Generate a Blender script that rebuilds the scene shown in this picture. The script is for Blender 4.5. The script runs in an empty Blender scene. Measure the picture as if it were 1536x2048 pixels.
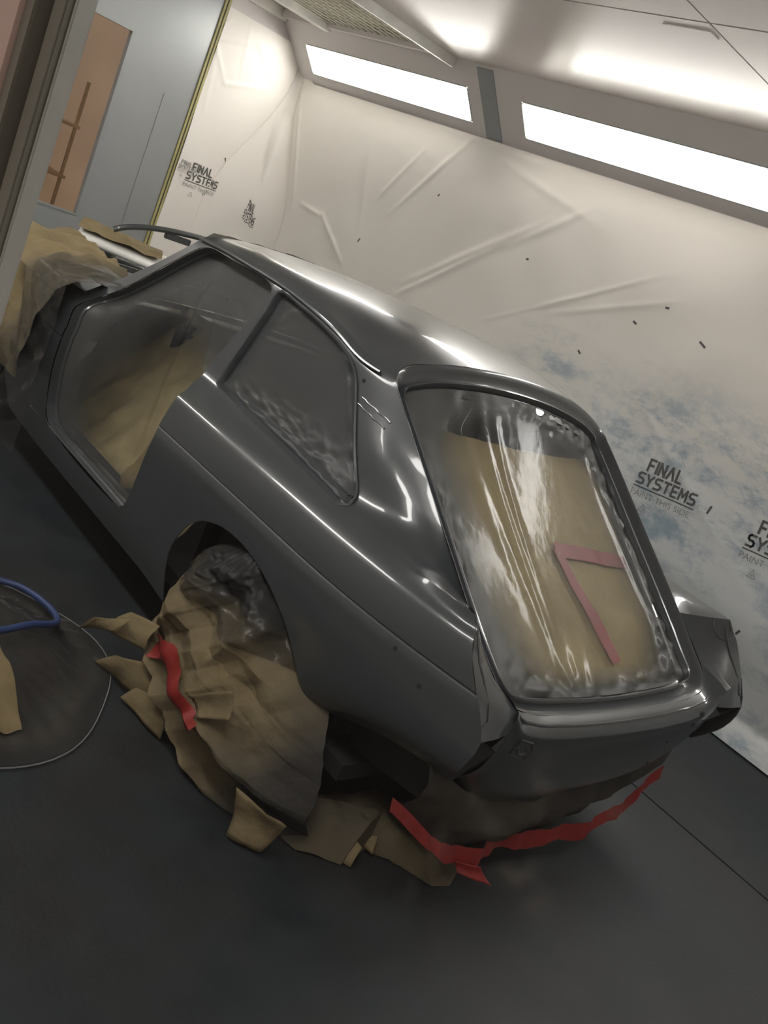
import bpy, bmesh, math, random
import numpy as np
from mathutils import Vector, Matrix, noise
from mathutils.bvhtree import BVHTree
SC = bpy.context.scene
COL = SC.collection
random.seed(7)

# ------------------------------------------------------------ camera, world, exposure
PITCH, ROLL, YAW = -0.27966, 0.42393, 2.31182
CAM = Vector((1.8895, -2.4179, 1.5620))
fw = Vector((math.cos(PITCH)*math.cos(YAW), math.cos(PITCH)*math.sin(YAW), math.sin(PITCH)))
rt = Vector((math.sin(YAW), -math.cos(YAW), 0)); up = rt.cross(fw)
rt2 = math.cos(ROLL)*rt + math.sin(ROLL)*up
up2 = -math.sin(ROLL)*rt + math.cos(ROLL)*up
cam = bpy.data.cameras.new('camera'); cam.sensor_fit = 'VERTICAL'; cam.sensor_height = 24.0
cam.lens = 24.0*1850/2048; cam.clip_start = 0.01
camo = bpy.data.objects.new('camera', cam); COL.objects.link(camo)
camo.matrix_world = Matrix(((rt2.x, up2.x, -fw.x, CAM.x), (rt2.y, up2.y, -fw.y, CAM.y), (rt2.z, up2.z, -fw.z, CAM.z), (0, 0, 0, 1)))
SC.camera = camo
w = bpy.data.worlds.new('world'); SC.world = w; w.use_nodes = True
w.node_tree.nodes['Background'].inputs[0].default_value = (0.60, 0.50, 0.44, 1)
w.node_tree.nodes['Background'].inputs[1].default_value = 0.62
SC.view_settings.view_transform = 'Standard'; SC.view_settings.look = 'None'
SC.view_settings.exposure = 0.0; SC.view_settings.gamma = 1.0
SC.view_settings.use_curve_mapping = False
LIGHT = 20.0

# ------------------------------------------------------------ helpers
def tag(o, label=None, cat=None, group=None, kind=None):
    if label: o['label'] = label
    if cat: o['category'] = cat
    if group: o['group'] = group
    if kind: o['kind'] = kind
    return o
def mk(name, verts, faces, mat=None, parent=None, smooth=True, ang=35, veil=None):
    me = bpy.data.meshes.new(name)
    me.from_pydata([tuple(v) for v in verts], [], faces)
    if smooth:
        me.polygons.foreach_set('use_smooth', [True]*len(me.polygons))
        if ang < 180: me.set_sharp_from_angle(angle=math.radians(ang))
    if veil is not None:
        a = me.attributes.new('veil', 'FLOAT', 'POINT'); a.data.foreach_set('value', list(veil))
    me.update()
    o = bpy.data.objects.new(name, me); COL.objects.link(o)
    if mat: me.materials.append(mat)
    if parent: o.parent = parent
    return o
def empty(name, loc=(0, 0, 0)):
    o = bpy.data.objects.new(name, None); o.location = loc; COL.objects.link(o); o.empty_display_size = .1
    return o
def P2(o, e):            # parent keeping world coordinates (parent has only a location)
    o.parent = e; o.matrix_parent_inverse = Matrix.Translation(e.location).inverted(); return o
def boxdata(a, b):
    x0, y0, z0 = a; x1, y1, z1 = b
    v = [(x0,y0,z0),(x1,y0,z0),(x1,y1,z0),(x0,y1,z0),(x0,y0,z1),(x1,y0,z1),(x1,y1,z1),(x0,y1,z1)]
    f = [(3,2,1,0),(4,5,6,7),(0,1,5,4),(1,2,6,5),(2,3,7,6),(3,0,4,7)]
    return v, f
def box(name, a, b, mat, parent=None, bev=0.0):
    v, f = boxdata(a, b)
    o = mk(name, v, f, mat, None, smooth=False)
    if bev:
        bm = bmesh.new(); bm.from_mesh(o.data)
        bmesh.ops.bevel(bm, geom=bm.edges[:], offset=bev, segments=2, affect='EDGES'); bm.to_mesh(o.data); bm.free()
    if parent: P2(o, parent)
    return o
def boxes(name, lst, mat, parent=None):
    V, F = [], []
    for a, b in lst:
        v, f = boxdata(a, b); n = len(V); V += v; F += [tuple(i+n for i in q) for q in f]
    o = mk(name, V, F, mat, None, smooth=False)
    if parent: P2(o, parent)
    return o
def gridfaces(nu, nv, closeu=False):
    F = []
    for j in range(nv-1):
        for i in range(nu if closeu else nu-1):
            a = j*nu+i; b = j*nu+(i+1) % nu
            F.append((a, b, b+nu, a+nu))
    return F
def grid(name, fn, nu, nv, mat, parent=None, ang=35, thick=0, veilfn=None, flip=False):
    V = []; vl = [] if veilfn else None
    for j in range(nv):
        for i in range(nu):
            p = fn(i/(nu-1), j/(nv-1)); V.append(Vector(p))
            if veilfn: vl.append(veilfn(i/(nu-1), j/(nv-1), V[-1]))
    F = gridfaces(nu, nv)
    if flip: F = [tuple(reversed(f)) for f in F]
    if thick:
        o = mk(name, V, F, mat, None, True, ang, vl)
        md = o.modifiers.new('s', 'SOLIDIFY'); md.thickness = thick; md.offset = -1
    else:
        o = mk(name, V, F, mat, None, True, ang, vl)
    if parent: P2(o, parent)
    return o
def tubedata(path, r, n=8, closed=False, flat=1.0):
    V, F = [], []; m = len(path); path = [Vector(p) for p in path]
    up0 = Vector((0, 0, 1))
    for i, p in enumerate(path):
        a = path[(i-1) % m] if (closed or i > 0) else p
        b = path[(i+1) % m] if (closed or i < m-1) else p
        t = (b-a).normalized()
        s = t.cross(up0)
        if s.length < .05: s = t.cross(Vector((0, 1, 0)))
        s.normalize(); u = s.cross(t)
        rr = r[i] if isinstance(r, (list, tuple)) else r
        for k in range(n):
            an = 2*math.pi*k/n; V.append(p + s*math.cos(an)*rr + u*math.sin(an)*rr*flat)
    for i in range(m if closed else m-1):
        for k in range(n):
            a = i*n+k; b = i*n+(k+1) % n; c = ((i+1) % m)*n+(k+1) % n; d = ((i+1) % m)*n+k
            F.append((a, b, c, d))
    if not closed:
        F.append(tuple(range(n-1, -1, -1))); F.append(tuple((m-1)*n+k for k in range(n)))
    return V, F
def tube(name, path, r, mat, parent=None, n=8, closed=False, flat=1.0):
    v, f = tubedata(path, r, n, closed, flat); o = mk(name, v, f, mat, None, True, 40)
    if parent: P2(o, parent)
    return o
def herm(xs, ys, x):
    n = len(xs)
    if x <= xs[0]: return ys[0]+(ys[1]-ys[0])/(xs[1]-xs[0])*(x-xs[0]) if n > 1 else ys[0]
    if x >= xs[-1]: return ys[-1]
    i = 0
    while x > xs[i+1]: i += 1
    def tan(k):
        if k == 0: return (ys[1]-ys[0])/(xs[1]-xs[0])
        if k == n-1: return (ys[-1]-ys[-2])/(xs[-1]-xs[-2])
        a = (ys[k]-ys[k-1])/(xs[k]-xs[k-1]); b = (ys[k+1]-ys[k])/(xs[k+1]-xs[k])
        if a*b <= 0: return 0.0
        h0 = xs[k]-xs[k-1]; h1 = xs[k+1]-xs[k]
        return (a*h1+b*h0)/(h0+h1)
    h = xs[i+1]-xs[i]; t = (x-xs[i])/h; m0, m1 = tan(i), tan(i+1)
    return ((2*t**3-3*t*t+1)*ys[i]+(t**3-2*t*t+t)*h*m0+(-2*t**3+3*t*t)*ys[i+1]+(t**3-t*t)*h*m1)
def crspline(pts, counts, corners=()):
    """Catmull-Rom through 3D points; counts = samples per interval; corners = indices with a kink"""
    pts = [Vector(p) for p in pts]; n = len(pts); out = [pts[0]]
    for i in range(n-1):
        p0, p1 = pts[i], pts[i+1]; d = (p1-p0).length or 1e-6
        def T(k, side):
            if k == 0 or k == n-1 or k in corners: return (p1-p0)/d
            a = pts[k]-pts[k-1]; b = pts[k+1]-pts[k]; la, lb = a.length or 1e-6, b.length or 1e-6
            return (a/la*lb + b/lb*la)/(la+lb)
        m0, m1 = T(i, 0)*d, T(i+1, 1)*d
        for j in range(1, counts[i]+1):
            t = j/counts[i]
            out.append((2*t**3-3*t*t+1)*p0+(t**3-2*t*t+t)*m0+(-2*t**3+3*t*t)*p1+(t**3-t*t)*m1)
    return out
def smoothclosed(pts, n):
    """closed Catmull-Rom resampled to n points by arc length"""
    pts = [Vector(p) for p in pts]; m = len(pts); dense = []
    for i in range(m):
        p0, p1, p2, p3 = pts[i-1], pts[i], pts[(i+1) % m], pts[(i+2) % m]
        d1, d2, d3 = max((p1-p0).length, 1e-6)**.5, max((p2-p1).length, 1e-6)**.5, max((p3-p2).length, 1e-6)**.5
        m1 = (p1-p0)/d1-(p2-p0)/(d1+d2)+(p2-p1)/d2
        m2 = (p2-p1)/d2-(p3-p1)/(d2+d3)+(p3-p2)/d3
        m1 *= d2; m2 *= d2
        for j in range(12):
            t = j/12
            dense.append((2*t**3-3*t*t+1)*p1+(t**3-2*t*t+t)*m1+(-2*t**3+3*t*t)*p2+(t**3-t*t)*m2)
    L = [0]
    for i in range(len(dense)): L.append(L[-1]+(dense[(i+1) % len(dense)]-dense[i]).length)
    out = []; k = 0
    for i in range(n):
        s = L[-1]*i/n
        while L[k+1] < s: k += 1
        t = (s-L[k])/max(L[k+1]-L[k], 1e-9)
        out.append(dense[k].lerp(dense[(k+1) % len(dense)], t))
    return out
def vor(p, sc, seed=0):
    d, _ = noise.voronoi(Vector((p[0]*sc+seed*7.3, p[1]*sc-seed*3.1, p[2]*sc+seed)))
    return d[1]-d[0], d[0]
def crum(p, sc, seed=0):
    """crumpled paper height, about -0.5..0.5, straight ridges between facets"""
    q = Vector((p[0], p[1], p[2]))
    a = vor(q, sc, seed)[1]; b = vor(q, sc*2.3, seed+5)[1]; c = vor(q, sc*5.0, seed+9)[1]
    return (a-.45)*.75+(b-.45)*.33+(c-.45)*.13
def tri(x):
    x = x-math.floor(x); return abs(2*x-1)-.5
def pfold(p, sc, seed=0):
    """creased paper: straight folds in random directions that come and go, plus small facets"""
    rnd = random.Random(seed*131+5); h = 0.0
    q = Vector((p[0], p[1], p[2]))
    wv = noise.noise_vector(q*sc*.55+Vector((seed, 0, 0)))*.16/sc
    q2 = q+wv
    for k in range(8):
        d = Vector((rnd.uniform(-1, 1), rnd.uniform(-.6, .6), rnd.uniform(-1, 1))).normalized()
        f = sc*rnd.uniform(.6, 2.6); ph = rnd.random()
        m = max(0, .45+1.3*noise.noise(q*sc*.45+Vector((k*5.1, seed, 0))))
        h += tri(q2.dot(d)*f+ph)*min(1, m*1.3)*.75*sc/f
    c = noise.voronoi(q*sc*3.1+Vector((seed, 1, 2)))[0]
    return h*.80+(c[0]-.45)*.20
def sstep(a, b, x):
    t = min(1, max(0, (x-a)/(b-a))); return t*t*(3-2*t)
def gau(x, s): return math.exp(-(x/s)**2)

# ------------------------------------------------------------ materials
def newmat(name):
    m = bpy.data.materials.new(name); m.use_nodes = True; nt = m.node_tree
    return m, nt, nt.nodes['Principled BSDF']
def simple(name, col, rough=.5, metal=0, coat=0, var=.15, vscale=6.0, bump=0.0, bscale=40.0, spec=.5):
    m, nt, b = newmat(name); N = nt.nodes; L = nt.links
    b.inputs['Roughness'].default_value = rough; b.inputs['Metallic'].default_value = metal
    b.inputs['Coat Weight'].default_value = coat; b.inputs['Coat Roughness'].default_value = .06
    b.inputs['Specular IOR Level'].default_value = spec
    tc = N.new('ShaderNodeTexCoord'); nz = N.new('ShaderNodeTexNoise'); nz.inputs['Scale'].default_value = vscale
    nz.inputs['Detail'].default_value = 5
    L.new(tc.outputs['Object'], nz.inputs['Vector'])
    rp = N.new('ShaderNodeValToRGB')
    rp.color_ramp.elements[0].position = .3; rp.color_ramp.elements[1].position = .7
    rp.color_ramp.elements[0].color = (*[c*(1-var) for c in col], 1)
    rp.color_ramp.elements[1].color = (*[min(1, c*(1+var)) for c in col], 1)
    L.new(nz.outputs['Fac'], rp.inputs['Fac']); L.new(rp.outputs['Color'], b.inputs['Base Color'])
    if bump:
        n2 = N.new('ShaderNodeTexNoise'); n2.inputs['Scale'].default_value = bscale; n2.inputs['Detail'].default_value = 4
        L.new(tc.outputs['Object'], n2.inputs['Vector'])
        bp = N.new('ShaderNodeBump'); bp.inputs['Strength'].default_value = bump; bp.inputs['Distance'].default_value = .01
        L.new(n2.outputs['Fac'], bp.inputs['Height']); L.new(bp.outputs['Normal'], b.inputs['Normal'])
    return m
M = {}
M['primer'] = simple('grey_primer', (.042, .048, .051), .28, 0, .75, .04, 3)
M['primer_in'] = simple('grey_primer_inner', (.05, .054, .055), .4, 0, .3, .06, 4)
M['dark'] = simple('dark_underseal', (.02, .02, .02), .7)
M['rubber'] = simple('tyre_rubber', (.022, .022, .023), .8, bump=.2)
M['steel'] = simple('wheel_steel', (.22, .22, .22), .4, .8)
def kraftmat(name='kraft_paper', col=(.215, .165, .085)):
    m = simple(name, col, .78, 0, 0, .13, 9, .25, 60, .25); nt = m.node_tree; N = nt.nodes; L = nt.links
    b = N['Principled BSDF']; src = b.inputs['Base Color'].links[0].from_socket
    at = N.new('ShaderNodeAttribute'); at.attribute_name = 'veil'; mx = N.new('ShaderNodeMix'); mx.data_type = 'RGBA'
    mx.inputs[7].default_value = (.034, .035, .034, 1)       # grey overspray dust, plus painted shade on the low rear papers
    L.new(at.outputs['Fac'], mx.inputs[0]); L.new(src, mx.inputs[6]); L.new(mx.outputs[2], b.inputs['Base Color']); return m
M['kraft'] = kraftmat(); M['kraftpale'] = kraftmat('pale_kraft_paper', (.36, .295, .165))  # second one: paler copy of the kraft colour for tailgate and cabin sheets
M['red'] = simple('red_masking_tape', (.24, .015, .012), .5, 0, 0, .12, 14)
M['wallpanel'] = simple('white_enamel_panel', (.66, .62, .60), .35, 0, 0, .03, 2)
M['ceil'] = simple('white_enamel_ceiling', (.66, .61, .58), .27, 0, 0, .03, 1.2)
M['galv'] = simple('grey_metal_panel', (.33, .345, .345), .34, .3, 0, .05, 1.5)
M['pink'] = simple('pinkish_door_panel', (.58, .44, .385), .55, 0, 0, .04, 2)
M['seal'] = simple('dark_seal_rubber', (.035, .032, .022), .7)
M['frame'] = simple('olive_grey_frame', (.17, .17, .14), .5)
M['edge'] = simple('pale_frame_edge', (.40, .42, .39), .45)
M['brown'] = simple('brown_workshop_wall', (.85, .70, .52), .8, 0, 0, .08, 2)
M['brownbox'] = simple('brown_carton', (.50, .36, .2), .8, 0, 0, .2, 5)
M['greyplastic'] = simple('grey_plastic', (.20, .19, .20), .5)
M['blue'] = simple('blue_hose', (.03, .055, .16), .45)
M['ink'] = simple('grey_ink', (.10, .10, .095), .6)
M['inkpale'] = simple('pale_grey_ink', (.28, .28, .27), .6)
M['tapey'] = simple('yellow_masking_tape', (.42, .38, .16), .6)
M['white'] = simple('white_painted_panel', (.75, .74, .70), .35)
M['wire'] = simple('white_netting_wire', (.85, .82, .72), .5)
M['filter'] = simple('cream_filter_mat', (.50, .47, .38), .9, 0, 0, .08, 12, .5, 90)
M['wood'] = simple('dash_vinyl', (.03, .032, .033), .6)

def floormat():
    m, nt, b = newmat('dusty_blue_grey_floor'); N = nt.nodes; L = nt.links
    tc = N.new('ShaderNodeTexCoord')
    n1 = N.new('ShaderNodeTexNoise'); n1.inputs['Scale'].default_value = .9; n1.inputs['Detail'].default_value = 6; n1.inputs['Roughness'].default_value = .62
    n2 = N.new('ShaderNodeTexNoise'); n2.inputs['Scale'].default_value = 5; n2.inputs['Detail'].default_value = 8; n2.inputs['Roughness'].default_value = .7
    n3 = N.new('ShaderNodeTexNoise'); n3.inputs['Scale'].default_value = 60; n3.inputs['Detail'].default_value = 3
    for n in (n1, n2, n3): L.new(tc.outputs['Object'], n.inputs['Vector'])
    r1 = N.new('ShaderNodeValToRGB'); e = r1.color_ramp.elements
    e[0].position = .38; e[0].color = (.009, .0165, .0225, 1); e[1].position = .62; e[1].color = (.017, .018, .018, 1)
    r2 = N.new('ShaderNodeValToRGB'); e = r2.color_ramp.elements
    e[0].position = .35; e[0].color = (.72, .72, .72, 1); e[1].position = .75; e[1].color = (1.5, 1.45, 1.35, 1)
    mx = N.new('ShaderNodeMix'); mx.data_type = 'RGBA'; mx.blend_type = 'MULTIPLY'; mx.inputs[0].default_value = 1
    L.new(n1.outputs['Fac'], r1.inputs['Fac']); L.new(n2.outputs['Fac'], r2.inputs['Fac'])
    L.new(r1.outputs['Color'], mx.inputs[6]); L.new(r2.outputs['Color'], mx.inputs[7]); L.new(mx.outputs[2], b.inputs['Base Color'])
    mr = N.new('ShaderNodeMapRange'); mr.inputs['To Min'].default_value = .42; mr.inputs['To Max'].default_value = .75
    L.new(n2.outputs['Fac'], mr.inputs['Value']); L.new(mr.outputs['Result'], b.inputs['Roughness'])
    bp = N.new('ShaderNodeBump'); bp.inputs['Strength'].default_value = .25; bp.inputs['Distance'].default_value = .004
    L.new(n3.outputs['Fac'], bp.inputs['Height']); L.new(bp.outputs['Normal'], b.inputs['Normal'])
    return m
M['floor'] = floormat()

def wallfilm():
    m, nt, b = newmat('milky_wall_film'); N = nt.nodes; L = nt.links
    tc = N.new('ShaderNodeTexCoord'); sp = N.new('ShaderNodeSeparateXYZ'); L.new(tc.outputs['Object'], sp.inputs[0])
    def nz(sc, det, ro, stretch=None):
        n = N.new('ShaderNodeTexNoise'); n.inputs['Scale'].default_value = sc; n.inputs['Detail'].default_value = det; n.inputs['Roughness'].default_value = ro
        if stretch:
            mp = N.new('ShaderNodeMapping'); mp.inputs['Scale'].default_value = stretch; mp.inputs['Rotation'].default_value = (0, .6, 0)
            L.new(tc.outputs['Object'], mp.inputs['Vector']); L.new(mp.outputs['Vector'], n.inputs['Vector'])
        else: L.new(tc.outputs['Object'], n.inputs['Vector'])
        return n.outputs['Fac']
    def mr(v, a, b_, c=0., d=1.):
        n = N.new('ShaderNodeMapRange'); n.interpolation_type = 'SMOOTHSTEP'
        n.inputs['From Min'].default_value = a; n.inputs['From Max'].default_value = b_; n.inputs['To Min'].default_value = c; n.inputs['To Max'].default_value = d
        L.new(v, n.inputs['Value']); return n.outputs['Result']
    def mul(a, b_):
        n = N.new('ShaderNodeMath'); n.operation = 'MULTIPLY'
        for i, q in enumerate((a, b_)):
            if isinstance(q, float): n.inputs[i].default_value = q
            else: L.new(q, n.inputs[i])
        return n.outputs[0]
    # smeared blue paint stains: x from -2.0 on, below z 1.45
    area = mul(mr(sp.outputs['X'], -2.05, -1.25), mr(sp.outputs['Z'], 1.62, 1.15))
    st = mul(mr(nz(2.6, 8, .74, (1.0, 1, 2.6)), .42, .60), mr(nz(1.1, 4, .55), .30, .52))
    fine = mr(nz(8, 6, .65), .30, .60)
    blue = mul(mul(area, st), fine)
    grey = mul(mr(sp.outputs['X'], -2.6, -.6), mr(sp.outputs['Z'], 1.75, .6))  # smooth fade low and right: weaker light painted into the film colour
    mx1 = N.new('ShaderNodeMix'); mx1.data_type = 'RGBA'; mx1.inputs[6].default_value = (.84, .80, .74, 1); mx1.inputs[7].default_value = (.70, .73, .73, 1)
    L.new(mul(grey, .95), mx1.inputs[0])
    mx2 = N.new('ShaderNodeMix'); mx2.data_type = 'RGBA'; mx2.inputs[7].default_value = (.17, .30, .40, 1)
    L.new(mx1.outputs[2], mx2.inputs[6]); L.new(mul(blue, .7), mx2.inputs[0])
    L.new(mx2.outputs[2], b.inputs['Base Color'])
    b.inputs['Roughness'].default_value = .42
    b.inputs['Specular IOR Level'].default_value = .35
    return m
M['wallfilm'] = wallfilm()

def film(name, over=(.055, .058, .058), clear=.16, rough=.21, kraftlike=None):
    """clear masking film; where the vertex value 'veil' rises it carries grey overspray"""
    m = bpy.data.materials.new(name); m.use_nodes = True; nt = m.node_tree; N = nt.nodes; L = nt.links; N.clear()
    out = N.new('ShaderNodeOutputMaterial')
    tr = N.new('ShaderNodeBsdfTransparent'); tr.inputs['Color'].default_value = (.93, .93, .92, 1)
    df = N.new('ShaderNodeBsdfPrincipled'); df.inputs['Base Color'].default_value = (*over, 1); df.inputs['Roughness'].default_value = rough+.16; df.inputs['Specular IOR Level'].default_value = .20
    gl = N.new('ShaderNodeBsdfGlossy'); gl.inputs['Roughness'].default_value = rough*.45; gl.inputs['Color'].default_value = (.9, .9, .9, 1)
    at = N.new('ShaderNodeAttribute'); at.attribute_name = 'veil'
    lw = N.new('ShaderNodeLayerWeight'); lw.inputs['Blend'].default_value = .5
    pw = N.new('ShaderNodeMath'); pw.operation = 'POWER'; pw.inputs[1].default_value = 4.0; L.new(lw.outputs['Facing'], pw.inputs[0])
    fr = N.new('ShaderNodeMath'); fr.operation = 'MULTIPLY_ADD'; fr.inputs[1].default_value = .5; fr.inputs[2].default_value = .009; L.new(pw.outputs[0], fr.inputs[0])
    tc = N.new('ShaderNodeTexCoord'); nz = N.new('ShaderNodeTexNoise'); nz.inputs['Scale'].default_value = 22; nz.inputs['Detail'].default_value = 3
    L.new(tc.outputs['Object'], nz.inputs['Vector'])
    bp = N.new('ShaderNodeBump'); bp.inputs['Strength'].default_value = .12; bp.inputs['Distance'].default_value = .01
    L.new(nz.outputs['Fac'], bp.inputs['Height'])
    for n in (df, gl, lw): L.new(bp.outputs['Normal'], n.inputs['Normal'])
    m1 = N.new('ShaderNodeMixShader'); m2 = N.new('ShaderNodeMixShader')
    ad = N.new('ShaderNodeMath'); ad.operation = 'ADD'; ad.inputs[1].default_value = clear; ad.use_clamp = True
    L.new(at.outputs['Fac'], ad.inputs[0])
    L.new(fr.outputs[0], m1.inputs[0]); L.new(tr.outputs[0], m1.inputs[1]); L.new(gl.outputs[0], m1.inputs[2])
    L.new(ad.outputs[0], m2.inputs[0]); L.new(m1.outputs[0], m2.inputs[1]); L.new(df.outputs[0], m2.inputs[2])
    L.new(m2.outputs[0], out.inputs['Surface'])
    return m
M['film'] = film('clear_masking_film', clear=.10)
M['filmdoor'] = film('greyed_masking_film', over=(.070, .072, .070), clear=.04)
M['filmhatch'] = film('soft_masking_film', over=(.075, .077, .072), clear=.06, rough=.29)
M['filmdark'] = film('oversprayed_dark_film', over=(.016, .0165, .0165), clear=.3, rough=.30)
M['filmdust'] = film('dusty_clear_sheet', over=(.085, .08, .07), clear=.06, rough=.25)

def emit(name, col, s):
    m = bpy.data.materials.new(name); m.use_nodes = True; nt = m.node_tree; nt.nodes.clear()
    e = nt.nodes.new('ShaderNodeEmission'); o = nt.nodes.new('ShaderNodeOutputMaterial')
    e.inputs[0].default_value = (*col, 1); e.inputs[1].default_value = s; nt.links.new(e.outputs[0], o.inputs[0]); return m
M['lamp'] = emit('lit_diffuser', (1.0, .975, .93), LIGHT)

def panemat():
    """window glass with a few pale smears"""
    m = bpy.data.materials.new('smeared_window_glass'); m.use_nodes = True; nt = m.node_tree; N = nt.nodes; L = nt.links; N.clear()
    out = N.new('ShaderNodeOutputMaterial'); tr = N.new('ShaderNodeBsdfTransparent'); gl = N.new('ShaderNodeBsdfGlossy'); gl.inputs['Roughness'].default_value = .02
    df = N.new('ShaderNodeBsdfDiffuse'); df.inputs['Color'].default_value = (.7, .7, .62, 1)
    m1 = N.new('ShaderNodeMixShader'); m1.inputs[0].default_value = .012
    L.new(tr.outputs[0], m1.inputs[1]); L.new(gl.outputs[0], m1.inputs[2])
    tc = N.new('ShaderNodeTexCoord'); at = N.new('ShaderNodeAttribute'); at.attribute_name = 'veil'
    m2 = N.new('ShaderNodeMixShader'); L.new(at.outputs['Fac'], m2.inputs[0]); L.new(m1.outputs[0], m2.inputs[1]); L.new(df.outputs[0], m2.inputs[2])
    L.new(m2.outputs[0], out.inputs['Surface']); return m
M['pane'] = panemat()

# ------------------------------------------------------------ the booth
YW, YL, XB, XR, ZC = 2.08, -2.10, -5.0, 2.75, 2.63
fl = box('floor', (XB-.3, YL-.3, -.12), (XR+.2, YW+.2, -.010), M['dark']); tag(fl, kind='structure')
for (a, b) in ((YL-.3, .957), (.963, YW+.2)):
    box('floor_panel', (XB-.3, a, -.012), (XR+.2, b, 0.0), M['floor'], fl, .003)
wr = box('wall_right', (XB-.2, YW+.03, 0), (XR, YW+.12, 2.31), M['wallpanel']); tag(wr, kind='structure')
tag(box('wall_rear', (XR, YL-.08, 0), (XR+.1, YW+.1, 2.8), M['wallpanel']), kind='structure')
# left wall with the window we look through
wx0, wx1, wz0, wz1 = 1.10, 2.15, .55, 1.98
wl = empty('wall_left', (0, YL, 0)); tag(wl, kind='structure')
for a, b in (((XB-.2, YL-.018, 0), (wx0-.065, YL, 2.31)), ((wx1+.065, YL-.018, 0), (XR, YL, 2.31)), ((wx0-.065, YL-.018, 0), (wx1+.065, YL, wz0-.065)), ((wx0-.065, YL-.018, wz1+.065), (wx1+.065, YL, 2.31))):
    box('wall_section', a, b, M['wallpanel'], wl)
for a, b in (((XB-.2, YL-.026, 0), (wx0-.100, YL-.0185, 2.31)), ((wx0-.0995, YL-.032, 0), (wx0-.065, YL-.0185, 2.31)), ((wx1+.066, YL-.026, 0), (XR, YL-.0185, 2.31))):
    box('outer_cladding', a, b, M['pink'], wl)
wn = empty('window_1', (wx0, YL, wz0)); tag(wn, kind='structure')
def rect_ring(name, x0, x1, z0, z1, wd, ya, yb, mat):
    for a, b in (((x0-wd, ya, z0-wd), (x0, yb, z1+wd)), ((x1, ya, z0-wd), (x1+wd, yb, z1+wd)), ((x0, ya, z0-wd), (x1, yb, z0)), ((x0, ya, z1), (x1, yb, z1+wd))):
        box(name, a, b, mat, wn, .0015)
rect_ring('frame_edge', wx0, wx1, wz0, wz1, .004, YL-.014, YL+.002, M['edge'])
rect_ring('frame_bar', wx0-.0045, wx1+.0045, wz0-.0045, wz1+.0045, .024, YL-.020, YL+.001, M['frame'])
rect_ring('rubber_seal', wx0-.029, wx1+.029, wz0-.029, wz1+.029, .014, YL-.014, YL+.001, M['seal'])
rect_ring('outer_frame', wx0-.0435, wx1+.0435, wz0-.0435, wz1+.0435, .021, YL-.028, YL+.001, M['frame'])
SM = [(1.743, 1.395, .006, .009, .3, .10), (1.723, 1.366, .004, .006, .5, .10), (1.734, 1.365, .004, .006, .5, .08), (1.775, 1.407, .006, .005, 0, .10), (1.752, 1.358, .0045, .010, -.6, .13), (1.766, 1.356, .006, .006, .2, .11), (1.717, 1.341, .004, .008, .2, .10), (1.693, 1.324, .005, .006, .6, .06), (1.714, 1.316, .003, .007, .4, .06)]
def smv(u, v, p):
    s = 0
    for (x, z, a, b, t, k) in SM:
        dx, dz = p.x-x, p.z-z; c, s_ = math.cos(t), math.sin(t)
        s += k*math.exp(-((dx*c+dz*s_)/a)**2-((-dx*s_+dz*c)/b)**2)*(.55+.9*noise.noise(Vector((p.x*150, 0, p.z*150))))
    return max(0, min(.3, s*.9))
grid('glass_pane', lambda u, v: (wx0-.004+u*(wx1-wx0+.008), YL-.012, wz0-.004+v*(wz1-wz0+.008)), 330, 420, M['pane'], wn, veilfn=smv)

# back wall, its doors and window, workshop beyond
wb = empty('wall_back', (XB, 0, 0)); tag(wb, kind='structure')
box('wall_section', (XB-.08, 1.27, 0), (XB-.012, YW+.1, 2.7), M['wallpanel'], wb)
box('wall_section', (XB-.08, YL-.1, 0), (XB-.012, -1.27, 2.7), M['wallpanel'], wb)
box('wall_section', (XB-.08, -1.27, 2.55), (XB-.012, 1.27, 2.7), M['wallpanel'], wb)
d1 = empty('door_1', (XB, .84, 0)); tag(d1, kind='structure')
y0, y1 = -.02, 1.262
wy0, wy1, vz0, vz1 = .16, .655, .70, 2.03
for a, b in (((XB-.05, y0, .01), (XB, wy0, 2.55)), ((XB-.05, wy1, .01), (XB, y1, 2.55)), ((XB-.05, wy0, .01), (XB, wy1, vz0)), ((XB-.05, wy0, vz1), (XB, wy1, 2.55))):
    box('door_panel', a, b, M['galv'], d1)
for a, b in (((XB, wy0-.012, vz0-.012), (XB+.006, wy0, vz1+.012)), ((XB, wy1, vz0-.012), (XB+.006, wy1+.012, vz1+.012)), ((XB, wy0, vz0-.012), (XB+.006, wy1, vz0)), ((XB, wy0, vz1), (XB+.006, wy1, vz1+.012))):
    box('window_bead', a, b, M['galv'], d1)
box('glass_pane', (XB-.03, wy0, vz0), (XB-.027, wy1, vz1), M['pane'], d1)
box('door_ridge', (XB, 1.02, .02), (XB+.004, 1.24, 1.75), M['galv'], d1, .004)
box('tape_strip', (XB+.0005, 1.245, .02), (XB+.014, 1.29, 2.56), M['tapey'], d1)
box('edge_seal', (XB+.0145, 1.262, .02), (XB+.017, 1.270, 2.56), M['seal'], d1)
d2 = empty('door_2', (XB, -.65, 0)); tag(d2, kind='structure')
for a, b in (((XB-.05, -1.262, .01), (XB, -.03, 2.55)),): box('door_panel', a, b, M['galv'], d2)
# workshop glimpsed through the door glass
tag(box('wall_workshop', (-7.2, -1.2, 0), (-7.1, 2.6, 3.0), M['brown']), kind='structure')
tag(box('floor_workshop', (-7.1, -1.2, -.1), (XB-.4, 2.6, 0), M['brown']), kind='structure')

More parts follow.
